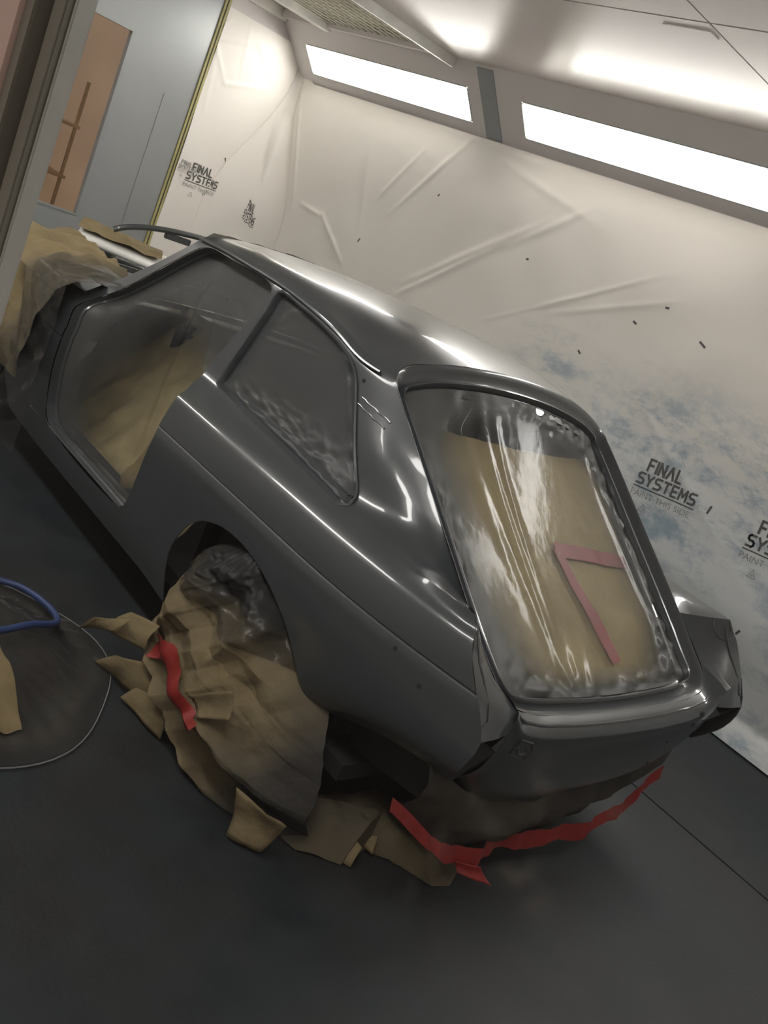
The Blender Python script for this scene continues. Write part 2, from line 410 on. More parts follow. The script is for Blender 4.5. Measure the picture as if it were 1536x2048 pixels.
# sloping light coves, right and left
def kpt(k, side, depth=0.0):       # k measured up the slope; depth behind the panel
    n = .70711
    y = (YW-k*n + depth*n) if side > 0 else (YL+k*n-depth*n)
    return y, 2.29+k*n+depth*n
def slab(side, x0, x1, k0, k1, d0, d1):
    V = []
    for x in (x0, x1):
        for k, d in ((k0, d0), (k1, d0), (k1, d1), (k0, d1)):
            y, z = kpt(k, side, d); V.append((x, y, z))
    F = [(0, 1, 2, 3), (7, 6, 5, 4), (0, 4, 5, 1), (1, 5, 6, 2), (2, 6, 7, 3), (3, 7, 4, 0)]
    return V, F
KT = .34/.70711
KA, KB = .085, .312
LX = [(-4.77, -2.875), (-2.375, -.48), (.02, 1.915)]
for side, nm in ((1, 'trim_1'), (-1, 'trim_2')):
    tr = empty(nm, (0, YW if side > 0 else YL, 2.29)); tag(tr, kind='structure')
    def S(name, x0, x1, k0, k1, d0, d1, mat, par=tr):
        v, f = slab(side, x0, x1, k0, k1, d0, d1); return P2(mk(name, v, f, mat, None, False), par)
    S('lower_strip', XB, XR, -.002, KA, 0, .012, M['wallpanel']); S('upper_strip', XB, XR, KB, KT+.02, 0, .012, M['wallpanel'])
    xs = [XB]+[q for l in LX for q in l]+[XR]
    for i in range(0, len(xs), 2): S('mullion', xs[i], xs[i+1], KA, KB, 0, .012, M['wallpanel'])
    # pressed ledge under the cove
    yy = YW if side > 0 else YL
    box('ledge', (XB, min(yy-.012*side, yy+.02*side), 2.262), (XR, max(yy-.012*side, yy+.02*side), 2.288), M['wallpanel'], tr)
    for i, (a, b) in enumerate(LX):
        y_, z_ = kpt(KA, side, .1)
        e = empty('light_fixture', (a, y_, z_))
        who = ['nearest the grey doors', 'middle of three', 'farthest from the grey doors'][i]
        wh = 'over the milky film wall' if side > 0 else 'over the viewing window wall'
        tag(e, 'white cove light %s, %s' % (wh, who), 'light', 'cove lights in the sloping panels')
        S('diffuser', a+.055, b-.01, KA+.003, KB-.003, .098, .103, M['lamp'], e)
        S('housing', a-.02, b+.02, KA-.03, KB+.03, .125, .135, M['white'], e)
        for q in ((a-.004, a, KA, KB), (b, b+.004, KA, KB), (a, b, KA-.004, KA), (a, b, KB, KB+.004)):
            S('housing_side', q[0], q[1], q[2], q[3], .012, .125, M['white'], e)
        # rounded gasket frame
        ring = []
        rr = .022
        for cx, ck, a0 in ((b-rr, KB-rr, 0), (a+rr, KB-rr, 90), (a+rr, KA+rr, 180), (b-rr, KA+rr, 270)):
            for s in range(5):
                an = math.radians(a0+s*22.5); ring.append((cx+rr*math.cos(an), ck+rr*math.sin(an)))
        cc = []
        for x, k in ring:
            y, z = kpt(k, side, -.001); cc.append((x, y, z))
        tube('gasket', cc, .004, M['edge'], e, 6, True)
    box('cove_back', (XB, yy if side > 0 else yy-.4, 2.9), (XR, yy+.4 if side > 0 else yy, 2.92), M['wallpanel'], tr)
    box('cove_wall', (XB, yy+.10*side if side > 0 else yy-.14, 2.30), (XR, yy+.14 if side > 0 else yy-.10, 2.9), M['wallpanel'], tr)
# dark joint cover between the two lights
def jc():
    v, f = slab(1, -2.745, -2.60, .01, KT-.02, -.006, 0.001); return v, f
v, f = jc(); o = mk('trim_3', v, f, M['galv'], None, False); tag(o, kind='structure')

# ceiling
yc = 1.742
ce = empty('ceiling', (0, 0, ZC)); tag(ce, kind='structure')
XS = -2.93
xsplits = [XS, -.37, XR]
ysplits = [-yc, -.55, .55, yc]
for i in range(2):
    for j in range(3):
        box('ceiling_panel', (xsplits[i]+(.004 if i else 0), ysplits[j]+.003, ZC), (xsplits[i+1], ysplits[j+1]-.003, ZC+.04), M['ceil'], ce, .003)
box('ceiling_backing', (XB-.1, -yc-.05, ZC+.16), (XR, yc+.05, ZC+.20), M['filter'], ce)
box('ceiling_flap', (-.62, .62, ZC-.004), (-.40, .69, ZC+.001), M['ceil'], ce)
# rails across the filter bay
for x0, x1, dz in ((XS-.035, XS, .055), (XS-.10, XS-.036, .025), (-4.42, -4.33, .03), (XB-.01, XB+.06, .03)):
    box('filter_rail', (x0, -yc, ZC-dz), (x1, yc, ZC+.06), M['white'], ce, .004)
for y in (-yc+.02, -.6, .6, yc-.03): box('filter_rail', (XB, y-.02, ZC-.012), (XS-.1, y+.02, ZC+.05), M['wallpanel'], ce)
box('filter_mat', (XB, -yc, ZC+.05), (XS-.09, yc, ZC+.08), M['filter'], ce)
V, F = [], []
for i in range(19):
    x = -4.31+i*.075
    v, f = tubedata([(x, -yc, ZC+.018), (x, yc, ZC+.018)], .0035, 4); n = len(V); V += v; F += [tuple(q+n for q in t) for t in f]
for j in range(48):
    y = -yc+.03+j*.0725
    v, f = tubedata([(-4.33, y, ZC+.022), (-3.03, y, ZC+.022)], .0035, 4); n = len(V); V += v; F += [tuple(q+n for q in t) for t in f]
o = mk('wire_netting', V, F, M['wire'], None, False); P2(o, ce); o['kind'] = 'stuff'

# ------------------------------------------------------------ milky film over back wall and long wall
S0 = YW-1.29                      # length along the back wall up to the corner
folds = [ # (x0,z0,x1,z1,width,amp) on the long wall
 (-2.86, 2.25, -3.35, 1.62, .035, .022), (-3.25, 2.10, -3.55, 1.66, .03, .018), (-3.03, 1.09, -2.20, 1.74, .035, .035), (-2.97, 1.22, -1.95, 1.96, .05, .03),
 (-2.2, 1.72, -1.70, 2.09, .05, .02), (-2.13, 1.25, -1.05, 1.90, .022, .016), (-1.7, 1.45, -.9, 1.80, .03, .012), (-4.37, 1.42, -4.08, 1.40, .03, .03),
 (-4.08, 1.42, -3.62, 1.15, .03, .035), (-3.9, 2.2, -3.5, 1.2, .06, .02), (-.9, 1.3, .3, .6, .05, .012), (-.2, 1.5, .5, 1.0, .03, .012), (-1.4, .8, .2, .25, .05, .014),
 (-4.9, 2.2, -4.45, 1.35, .03, .03), (.2, 1.1, .9, .3, .04, .015), (-3.2, 2.27, -2.2, 2.24, .03, .012), (-2.6, 2.2, -1.6, 2.02, .05, .012)]
folds_b = [(1.33, 2.43, 1.235, 2.26, .02, .02), (1.24, 2.25, 1.44, 2.31, .02, .018), (1.44, 2.31, 1.62, 2.36, .02, .015), (1.25, 2.25, 1.45, 2.0, .025, .02), (1.45, 2.0, 1.80, 2.1, .03, .018), (1.62, 2.36, 1.84, 2.16, .03, .02),
 (1.30, 2.2, 1.36, 1.75, .03, .012), (1.5, 2.45, 1.56, 2.1, .03, .012), (2.0, 1.45, 2.1, 1.0, .02, .02), (1.9, 1.4, 2.05, 1.0, .02, .015)]
def segd(p, a, b):
    ax, ay, bx, by = *a, *b; dx, dy = bx-ax, by-ay; t = max(0, min(1, ((p[0]-ax)*dx+(p[1]-ay)*dy)/(dx*dx+dy*dy)))
    return math.hypot(p[0]-ax-t*dx, p[1]-ay-t*dy), t
LTOT = S0+(XR-.05-XB)
def filmpt(s, z):
    r = .06+.42*sstep(2.3, 1.1, z)
    h = 0.0
    if s < S0-r: base = Vector((XB+.012, 1.29+s, z)); n = Vector((1, 0, 0))
    elif s < S0+r:
        t = (s-(S0-r))/(2*r); an = t*math.pi/2
        base = Vector((XB+.012+r-r*math.cos(an), YW-.012-r+r*math.sin(an), z)); n = Vector((math.cos(an), -math.sin(an), 0))
        h -= .01
    else: base = Vector((XB+s-S0, YW-.012, z)); n = Vector((0, -1, 0))
    if s < S0+.1:
        for f in folds_b:
            d, t = segd((1.29+s, z), f[:2], f[2:4]); h += f[5]*.28*gau(d, f[4]*.5)*(.5+.5*math.sin(math.pi*min(1, t*.9+.1)))
    if s > S0-.1:
        for f in folds:
            if abs((XB+s-S0)-(f[0]+f[2])/2) < abs(f[2]-f[0])/2+.15:
                d, t = segd((XB+s-S0, z), f[:2], f[2:4]); h += f[5]*.26*gau(d, f[4]*.5)*math.sin(math.pi*(.12+.8*t))
    # loose, slightly crinkled sheet; calmer near the top tape
    loose = sstep(2.28, 1.9, z)
    h += loose*(.014*noise.noise(Vector((s*1.3, z*1.1, 2)))+.006*noise.noise(Vector((s*4.1, z*3.0, 8))))+.0016*(vor((s, z, 0), 6.5, 3)[0])
    h += gau(s-S0, .10)*.05*sstep(2.3, 1.9, z)*noise.noise(Vector((s*9, z*2.0, 5)))
    # hem spreads onto the floor
    if z < .12: h += (.12-z)*.6
    return base+n*(max(h, -.006)+.004)
def fw_(u, v):
    s = u*LTOT
    ztop = 2.50 if s < S0-.1 else (2.284 if s > S0+.25 else 2.50+(2.284-2.50)*sstep(S0-.1, S0+.25, s))
    z = .008+(v)*(ztop-.008)
    return filmpt(s, z)
wf = grid('masking_film_sheet', fw_, 620, 170, M['wallfilm'], None, 180)
tag(wf, 'milky white wall film with blue paint stains, printed lettering, taped under the lights', 'plastic sheet')
bvw = BVHTree.FromPolygons([v.co for v in wf.data.vertices], [tuple(p.vertices) for p in wf.data.polygons])
def textmesh(body, size, off=0.0, align='LEFT', space=1.0):
    c = bpy.data.curves.new('t', 'FONT'); c.body = body; c.size = size; c.offset = off; c.align_x = align; c.space_character = space; c.resolution_u = 3; c.fill_mode = 'FRONT'
    o = bpy.data.objects.new('t', c); COL.objects.link(o)
    dg = bpy.context.evaluated_depsgraph_get(); me = bpy.data.meshes.new_from_object(o.evaluated_get(dg))
    bpy.data.objects.remove(o)
    bm = bmesh.new(); bm.from_mesh(me); bmesh.ops.triangulate(bm, faces=bm.faces[:], ngon_method='EAR_CLIP'); bm.to_mesh(me); bm.free()
    xs = [v.co.x for v in me.vertices]; ys = [v.co.y for v in me.vertices]
    return [(v.co.x, v.co.y) for v in me.vertices], [tuple(p.vertices) for p in me.polygons], (min(xs), max(xs), min(ys), max(ys))
def fit(body, x0, x1, y0, y1, off=0.0, slant=0.0):
    v, f, b = textmesh(body, 1.0, off)
    sx = (x1-x0)/(b[1]-b[0]); sy = (y1-y0)/(b[3]-b[2])
    return [(x0+(x-b[0])*sx+slant*(y-b[2])*sy, y0+(y-b[2])*sy) for x, y in v], f
def rectv(x0, x1, y0, y1, n=14):
    V = []; F = []
    for i in range(n+1):
        x = x0+(x1-x0)*i/n; V += [(x, y0), (x, y1)]
    for i in range(n): F.append((2*i, 2*i+2, 2*i+3, 2*i+1))
    return V, F
def linev(a, b, wd):
    dx, dy = b[0]-a[0], b[1]-a[1]; l = math.hypot(dx, dy); nx, ny = -dy/l*wd/2, dx/l*wd/2
    return [(a[0]+nx, a[1]+ny), (a[0]-nx, a[1]-ny), (b[0]-nx, b[1]-ny), (b[0]+nx, b[1]+ny)], [(0, 1, 2, 3)]
def put_print(name, parts, s0, z0, tilt, scale, mat, wob=0.0, pale=False):
    V, F = [], []
    for v, f in parts:
        n = len(V); F += [tuple(i+n for i in q) for q in f]
        for x, y in v:
            x *= scale; y *= scale
            xx = x*math.cos(tilt)-y*math.sin(tilt); yy = x*math.sin(tilt)+y*math.cos(tilt)
            s = s0+xx; z = z0+yy
            if wob: s = s0+xx*.40; z += -.12*xx+.006*math.sin(xx*40)
            p = filmpt(s, z); q = filmpt(s+.004, z)-p; nn = Vector((q.y, -q.x, 0)).normalized()
            hit = bvw.ray_cast(p+nn*.12, -nn)
            c = hit[0] if hit[0] else p
            V.append(c+nn*.003)
    # drop faces stretched by bad hits
    o = mk(name, V, F, mat, None, False); P2(o, wf); return o
# unit logo: x 0..1, y from 0 (underline) upwards
GLY = {'F': (.70, [[(0,0),(0,1),(.70,1)], [(0,.5),(.55,.5)]]), 'I': (.0, [[(0,0),(0,1)]]), 'N': (.72, [[(0,0),(0,1),(.72,0),(.72,1)]]), 'A': (.84, [[(0,0),(.42,1),(.84,0)]]),
 'L': (.60, [[(0,1),(0,0),(.60,0)]]), 'S': (.76, [[(.76,1),(.18,1),(.0,.86),(.0,.64),(.18,.52),(.58,.50),(.76,.37),(.76,.14),(.58,0),(-.02,0)]]),
 'Y': (.84, [[(0,1),(.42,.46),(.84,1)], [(.42,.46),(.42,0)]]), 'T': (.80, [[(0,1),(.80,1)], [(.40,1),(.40,0)]]), 'E': (.66, [[(.66,0),(0,0),(0,1),(.66,1)], [(0,.5),(.56,.5)]]), 'M': (.94, [[(0,0),(.06,1),(.47,.32),(.88,1),(.94,0)]])}
def strokes(word, x0, x1, y0, y1, wd=.215, gap=.38):
    """bold stroke lettering fitted into a box"""
    tot = sum(GLY[c][0] for c in word)+gap*(len(word)-1); k = (x1-x0)/tot; h = y1-y0; cx = 0; V, F = [], []
    for c in word:
        for pl in GLY[c][1]:
            q = [(x0+(cx+x)*k, y0+y*h) for x, y in pl]
            for i in range(len(q)-1):
                dx, dy = q[i+1][0]-q[i][0], q[i+1][1]-q[i][1]; l = math.hypot(dx, dy); e = wd*h*.5/l
                a_ = (q[i][0]-dx*e*.8, q[i][1]-dy*e*.8); b_ = (q[i+1][0]+dx*e*.8, q[i+1][1]+dy*e*.8)
                v, f = linev(a_, b_, wd*h); n = len(V); V += v; F += [tuple(j+n for j in t) for t in f]
        cx += GLY[c][0]+gap
    return V, F
FIN = strokes('FINAL', .12, .66, .262, .428); SYS = strokes('SYSTEMS', .03, .97, .055, .205)
UND = rectv(0, 1.0, -.005, .013)
PTS = fit('PAINT THIS SIDE', .0, .97, -.135, -.045, -.008)
TRI = [linev((.27, -.21), (.33, -.32), .008), linev((.33, -.32), (.21, -.32), .008), linev((.21, -.32), (.27, -.21), .008), fit('4', .255, .285, -.30, -.262, .0)]
def logo(s0, z0, tilt, sc, wob=0.0, faint=False):
    put_print('printed_lettering', [FIN, SYS, UND], s0, z0, tilt, sc, M['ink'] if not faint else M['inkpale'], wob)
    if not wob:
        put_print('printed_small_text', [PTS], s0, z0, tilt, sc, M['inkpale']); put_print('printed_recycling_mark', TRI, s0, z0, tilt, sc, M['inkpale'])
off = S0-XB
for x in (-.62, .065, .75): logo(x+off, .848, .105, .37)
for x in (-1.3,): logo(x+off, .80, .08, .37)
logo(1.385-1.29, 1.225, .02, .335); logo(1.30-1.29, 1.29, .02, .16, faint=True); logo(2.06-1.29, 1.12, .0, .36, wob=1.0)
for (x, z, a, l) in ((-.67, 1.66, -.4, .05), (-.18, .905, 1.5, .045), (.255, .465, 1.2, .03), (-1.1, 1.62, -.3, .03), (-2.0, 1.70, .2, .02), (-1.35, 1.35, -.5, .03), (-.95, 1.75, .1, .025), (-3.55, 1.35, 1.2, .03), (-2.95, 1.85, .9, .02), (.4, .9, .9, .03)):
    put_print('printed_dash', [linev((0, 0), (l*math.cos(a), l*math.sin(a)), .012)], x+off, z, 0, 1, M['ink'])
for (y, z, a, l) in ((1.665, 1.50, -1.0, .05), (1.58, 1.17, .5, .02)):
    put_print('printed_dash', [linev((0, 0), (l*math.cos(a), l*math.sin(a)), .014)], y-1.29, z, 0, 1, M['ink'])

# ------------------------------------------------------------ the car body shell
car = empty('car_body_shell', (0, 0, 0))
tag(car, 'grey primed two-door hatchback body shell without doors or tailgate, masked for painting', 'car')
def TP(x):      # plan taper
    if x > .15: return 1-.135*((x-.15)/.75)**2
    if x < -1.3: return 1-.10*((-1.3-x)/1.65)**2
    return 1.0
def row(kn, xs, xe, taper=True):
    X = [k[0] for k in kn]; Y = [k[1] for k in kn]; Z = [k[2] for k in kn]
    if len(X) == 1: X = [X[0], X[0]+1]; Y = Y*2; Z = Z*2
    def f(x): return Vector((x, herm(X, Y, x)*(TP(x) if taper else 1), herm(X, Z, x)))
    return (f, xs, xe)
SR = [
 row([(-2.95,.755,.32),(-2.3,.755,.23),(-1.5,.755,.20),(-.6,.755,.20),(.2,.755,.22),(.5,.735,.37),(.62,.725,.40),(.84,.715,.425)], -1.65, .825),
 row([(-2.95,.79,.37),(-1.5,.79,.30),(.2,.79,.30),(.5,.785,.41),(.62,.775,.43),(.85,.76,.455)], -1.65, .85),
 row([(-2.95,.805,.46),(0,.808,.50),(.9,.808,.50)], -1.65, .876),
 row([(-2.95,.807,.54),(0,.812,.59),(.9,.812,.598)], -1.65, .893),
 row([(-2.95,.80,.632),(0,.808,.677),(.9,.808,.679)], -1.65, .842),
 row([(-2.95,.796,.638),(0,.8035,.683),(.9,.8035,.685)], -1.65, .835),
 row([(-2.95,.80,.643),(0,.808,.689),(.9,.808,.691)], -1.65, .828),
 row([(-2.95,.785,.675),(0,.797,.755),(.9,.797,.755)], -1.65, .778),
 row([(-2.95,.77,.69),(-2.3,.775,.75),(-1.5,.782,.785),(0,.782,.787),(.9,.782,.785)], -1.65, .755),
 row([(-2.95,.745,.70),(-2.3,.75,.775),(-1.5,.757,.812),(0,.757,.812),(.9,.757,.803)], -1.65, .738),
 row([(-2.95,.70,.705),(-2.3,.71,.79),(-1.65,.715,.835),(-.2,.715,.84),(.2,.717,.838),(.45,.73,.828),(.72,.752,.832)], -1.65, .715),
]
SCOUNT = [2, 3, 3, 3, 2, 2, 3, 3, 3, 3]
GR = [
 SR[-1],
 row([(-1.63,.683,.868),(-.66,.683,.868),(.15,.683,.862),(.40,.655,.845),(.52,.618,.822),(.60,.572,.785)], -1.63, .60, False),
 row([(-1.53,.63,.96),(-.6,.652,.97),(.0,.650,.97),(.20,.632,.975),(.337,.572,.965)], -1.53, .337, False),
 row([(-1.41,.588,1.07),(-.6,.628,1.08),(-.2,.628,1.08),(.03,.612,1.08),(.169,.572,1.08)], -1.41, .169, False),
 row([(-1.25,.535,1.228),(-.9,.578,1.243),(-.5,.592,1.238),(-.25,.600,1.212),(-.08,.598,1.178),(.035,.567,1.172)], -1.25, .035, False),
 row([(-1.235,.522,1.243),(-.9,.565,1.258),(-.5,.578,1.254),(-.25,.584,1.228),(-.08,.580,1.193),(.02,.560,1.187)], -1.235, .02, False),
 row([(-1.225,.495,1.258),(-.9,.53,1.279),(-.55,.54,1.277),(-.3,.541,1.246),(-.12,.541,1.214),(-.01,.525,1.210)], -1.225, -.01, False),
 row([(-1.21,.40,1.278),(-.6,.42,1.300),(-.25,.42,1.280),(-.1,.41,1.262),(-.005,.40,1.250)], -1.21, -.005, False),
 row([(-1.20,.2,1.292),(-.6,.2,1.314),(-.2,.2,1.300),(.0,.2,1.279)], -1.20, 0, False),
 row([(-1.20,0,1.296),(-.6,0,1.318),(-.2,0,1.305),(0,0,1.287)], -1.20, 0, False),
]
GCOUNT = [3, 4, 4, 5, 2, 3, 4, 5, 5]
NS = 72
def patch(rows, counts, corners, ss, sgn, xsel=None):
    cols = []
    for s in ss:
        pts = [r[0](r[1]+s*(r[2]-r[1])) if xsel is None else r[0](s) for r in rows]
        cols.append([Vector((p.x, p.y*sgn, p.z)) for p in crspline(pts, counts, corners)])
    return cols
ss = [1-(1-i/NS)**1.0 for i in range(NS+1)]
SHV, SHF = [], []
def addcols(V, F, cols, flip):
    n0 = len(V); nr = len(cols[0])
    for c in cols: V += c
    for i in range(len(cols)-1):
        for j in range(nr-1):
            a = n0+i*nr+j; q = (a, a+1, a+nr+1, a+nr)
            F.append(tuple(reversed(q)) if flip else q)
for sgn in (-1, 1):
    fl_ = sgn > 0
    cs = patch(SR, SCOUNT, (4, 5, 6), ss, sgn)
    front = [-2.95+(1.30)*i/24 for i in range(25)]
    cf = patch(SR, SCOUNT, (4, 5, 6), front, sgn, 1)
    addcols(SHV, SHF, cf, fl_); addcols(SHV, SHF, cs, fl_)
    addcols(SHV, SHF, patch(GR, GCOUNT, (0, 4, 5), ss, sgn), fl_)
tmp = mk('body_shell', SHV, SHF, M['primer'])
bm = bmesh.new(); bm.from_mesh(tmp.data); bmesh.ops.remove_doubles(bm, verts=bm.verts[:], dist=.0004)
bmesh.ops.recalc_face_normals(bm, faces=bm.faces[:]); bm.to_mesh(tmp.data); bm.free()
# make sure normals face outwards (top of roof up)
up_ = sum(p.normal.z for p in tmp.data.polygons if p.center.z > 1.25)
if up_ < 0: tmp.data.flip_normals()
bvs = BVHTree.FromPolygons([v.co for v in tmp.data.vertices], [tuple(p.vertices) for p in tmp.data.polygons])
def side_y(x, z, sgn=-1, d=0.0):
    h = bvs.ray_cast(Vector((x, sgn*2.0, z)), Vector((0, -sgn, 0)))
    y = abs(h[0].y) if h[0] else .6
    return sgn*(y+d)
DOOR = [(-1.46,.36),(-1.50,.45),(-1.535,.70),(-1.555,.84),(-1.50,.905),(-1.22,1.195),(-1.15,1.222),(-.95,1.232),(-.66,1.231),(-.628,1.205),(-.66,1.08),(-.715,.90),(-.70,.855),(-.655,.80),(-.655,.70),(-.675,.50),(-.70,.365),(-.74,.335),(-1.40,.335)]
QWIN = [(-.592,1.221),(-.46,1.220),(-.33,1.208),(-.22,1.188),(-.135,1.163),(-.082,1.130),(-.045,1.09),(.0,1.04),(.06,.975),(.12,.915),(.172,.872),(.190,.852),(.172,.838),(.10,.841),(-.20,.855),(-.56,.871),(-.612,.878),(-.617,.905),(-.606,1.03),(-.596,1.15)]
ARCH = [(-.355,.12),(-.362,.287),(-.362,.391),(-.284,.522),(-.172,.574),(-.03,.588),(.131,.558),(.26,.498),(.37,.405),(.455,.285),(.50,.12)]
def prism(pts, y0, y1):
    n = len(pts); V = [(x, y0, z) for x, z in pts]+[(x, y1, z) for x, z in pts]
    F = [tuple(range(n)), tuple(range(2*n-1, n-1, -1))]+[(i, i+n, (i+1) % n+n, (i+1) % n) for i in range(n)]
    return V, F
def dense2(pts, n):
    return [(p.x, p.z) for p in smoothclosed([(x, 0, z) for x, z in pts], n)]
qd = dense2(QWIN, 90); dd = dense2(DOOR, 110)
ad = [(p.x, p.z) for p in crspline([(x, 0, z) for x, z in ARCH], [5]*(len(ARCH)-1))]
ad = ad+[(.50, -.1), (-.355, -.1)]
cut = []
for sgn in (-1, 1):
    a, b = (.40*sgn, 1.1*sgn) if sgn > 0 else (1.1*sgn, .40*sgn)
    cut.append(prism(qd, a, b)); cut.append(prism(dd, a, b))
    a, b = (.5*sgn, 1.1*sgn) if sgn > 0 else (1.1*sgn, .5*sgn)
    cut.append(prism(ad, a, b)); cut.append(prism([(x-2.40, z) for x, z in ad], a, b))
md = tmp.modifiers.new('s', 'SOLIDIFY'); md.thickness = .003; md.offset = -1
cutters = []
for v, f in cut:
    c = mk('cutter', v, f, None, None, False)
    bm = bmesh.new(); bm.from_mesh(c.data); bmesh.ops.recalc_face_normals(bm, faces=bm.faces[:]); bm.to_mesh(c.data); bm.free()
    m_ = tmp.modifiers.new('b', 'BOOLEAN'); m_.operation = 'DIFFERENCE'; m_.solver = 'EXACT'; m_.use_hole_tolerant = True; m_.object = c; cutters.append(c)
dg = bpy.context.evaluated_depsgraph_get(); dg.update()
me = bpy.data.meshes.new_from_object(tmp.evaluated_get(dg))
tmp.modifiers.clear(); old = tmp.data; tmp.data = me; me.name = 'body_shell'
me.polygons.foreach_set('use_smooth', [True]*len(me.polygons)); me.set_sharp_from_angle(angle=math.radians(38))
for c in cutters: bpy.data.objects.remove(c)
P2(tmp, car)

# hatch edge curve (outer), clockwise seen from behind, left side y<0
HH = [(.0,0,1.287),(.0,.2,1.279),(-.005,.40,1.250),(-.006,.475,1.229),(.000,.535,1.205),(.035,.567,1.172),(.169,.572,1.08),(.337,.572,.965),(.48,.572,.868),(.60,.572,.785),(.70,.566,.715),(.775,.555,.665),(.815,.52,.632),(.828,.45,.612),(.834,.30,.598),(.838,0,.590)]
full = [(x, -y, z) for x, y, z in HH]+[(x, y, z) for x, y, z in reversed(HH[1:-1])]
HC = smoothclosed(full, 200)
nh = Vector((.70, 0, 1.0)).normalized()
hcen = Vector((.40, 0, .93))
def inset(curve, d, dep, n=nh):
    out = []; m = len(curve)
    for i, p in enumerate(curve):
        t = (curve[(i+1) % m]-curve[i-1]).normalized(); q = n.cross(t).normalized()
        if q.dot(hcen-p) < 0: q = -q
        out.append(p+q*d-n*dep)
    return out
def ringmesh(name, rings, mat, parent):
    V = []; m = len(rings[0])
    for r in rings: V += r
    o = mk(name, V, gridfaces(m, len(rings), True), mat, None, True, 30); P2(o, parent); return o
ringmesh('tailgate_frame', [HC, inset(HC, .008, .0035), inset(HC, .018, .014), inset(HC, .034, .031), inset(HC, .044, .035), inset(HC, .047, .024), inset(HC, .053, .023), inset(HC, .057, .042), inset(HC, .085, .048)], M['primer'], car)
tube('tailgate_seal_flange', inset(HC, .050, .021), .0035, M['primer'], car, 6, True)
def rtop(y):        # upper edge of the rear panel = lower edge of the tailgate opening
    y = abs(y); Y = [0, .30, .45, .52, .555, .575]
    return herm(Y, [.838, .834, .828, .815, .775, .745], y), herm(Y, [.590, .598, .612, .632, .665, .688], y)
def rpy(y, h):
    a = min(1, abs(y)/.555); xt, tz = rtop(y); zb = .262+.03*a**2+.105*a**4
    X = [0, .2, .45, .72, .93, .985, 1.0]; Y = [.80, .845, .866, .874, .868, .848, .838]
    x = herm(X, Y, h)-.006*a**2.5; x += (xt-(.838-.006*a**2.5))*sstep(.90, 1.0, h)
    return Vector((x, y, zb+(tz-zb)*h))
# lamp panels: from hatch edge out to the quarter's rear edge
for sgn in (-1, 1):
    inner = [(.60,.572,.785),(.685,.570,.727),tuple(rpy(.566, 1.0)),tuple(rpy(.567, .90)),tuple(rpy(.568, .79)),tuple(rpy(.568, .68))]
    ends = [SR[i][0](SR[i][2]) for i in (10, 9, 8, 7, 6, 4, 3)]
    outer = [ends[0], ends[1].lerp(ends[2], .6), ends[3], ends[4].lerp(ends[5], .5), ends[5].lerp(ends[6], .5), ends[6]]
    outer = [tuple(p) for p in outer]
    cols = []
    for a, b in zip(inner, outer):
        a = Vector(a); b = Vector(b); mid = a.lerp(b, .5)+Vector((.006, 0, .002)); q = a.lerp(b, .88)+Vector((.002, .0, .001))
        cols.append([Vector((p.x, p.y*sgn, p.z)) for p in crspline([a, mid, q, b], [5, 4, 2], ())])
    V, F = [], []; addcols(V, F, cols, sgn < 0)
    P2(mk('lamp_panel', V, F, M['primer'], None, True, 50), car)
    # stepped lamp recess outline and under-lamp cut-out
    def lp(t, s):            # t down 0..1, s inner->outer
        i = min(int(t*5), 4); f = t*5-i
        a = Vector(inner[i]).lerp(Vector(inner[i+1]), f); b = Vector(outer[i]).lerp(Vector(outer[i+1]), f)
        p = a.lerp(b, s)+Vector((.0065, 0, .003))*(math.sin(math.pi*min(1, s*1.02))); return Vector((p.x, p.y*sgn, p.z))
    pts = [lp(.10, .84), lp(.22, .78), lp(.36, .74), (lp(.50, .74)), lp(.66, .76), lp(.80, .80), lp(.84, .95)]
    tube('lamp_recess_edge', [Vector(p)+Vector((.001, 0, .001)) for p in pts], .0022, M['primer_in'], car, 5)
    pts = [lp(.02, .62), lp(.10, .55), lp(.2, .58), lp(.24, .70)]
    tube('lamp_recess_edge', [Vector(p)+Vector((.001, 0, .001)) for p in pts], .0018, M['primer_in'], car, 5)
    # wall under the lamp panel, set back
    cols = []
    for a, b, c in ((tuple(SR[3][0](SR[3][2])),(.80,.66,.57),(.79,.66,.39)), ((.875,.62,.56),(.80,.62,.54),(.79,.62,.37)), (tuple(rpy(.568, .68)),(.862,.568,.53),(.80,.568,.40)), (tuple(rpy(.566, .66)),(.860,.566,.52),(.80,.566,.40))):
        cols.append([Vector((p[0], p[1]*sgn, p[2])) for p in (a, b, c)])
    V, F = [], []; addcols(V, F, cols, sgn < 0)
    P2(mk('under_lamp_panel', V, F, M['primer_in'], None, False), car)
    # inner skin that closes the quarter behind the bottom edge
    P2(mk('quarter_inner_panel', [(x, y*sgn, z) for x, y, z in ((.46,.60,.62),(.46,.60,.24),(.78,.60,.30),(.79,.60,.56))], [(0, 1, 2, 3)], M['dark'], None, False), car)
# rear panel
def rp(u, v):
    prof = [1.0, .985, .93, .72, .45, .2, 0.0]
    k = v*(len(prof)-1); i = min(int(k), len(prof)-2); f = k-i
    return rpy(-.572+1.144*u, prof[i]*(1-f)+prof[i+1]*f)
grid('rear_panel', rp, 65, 37, M['primer'], car, 60)
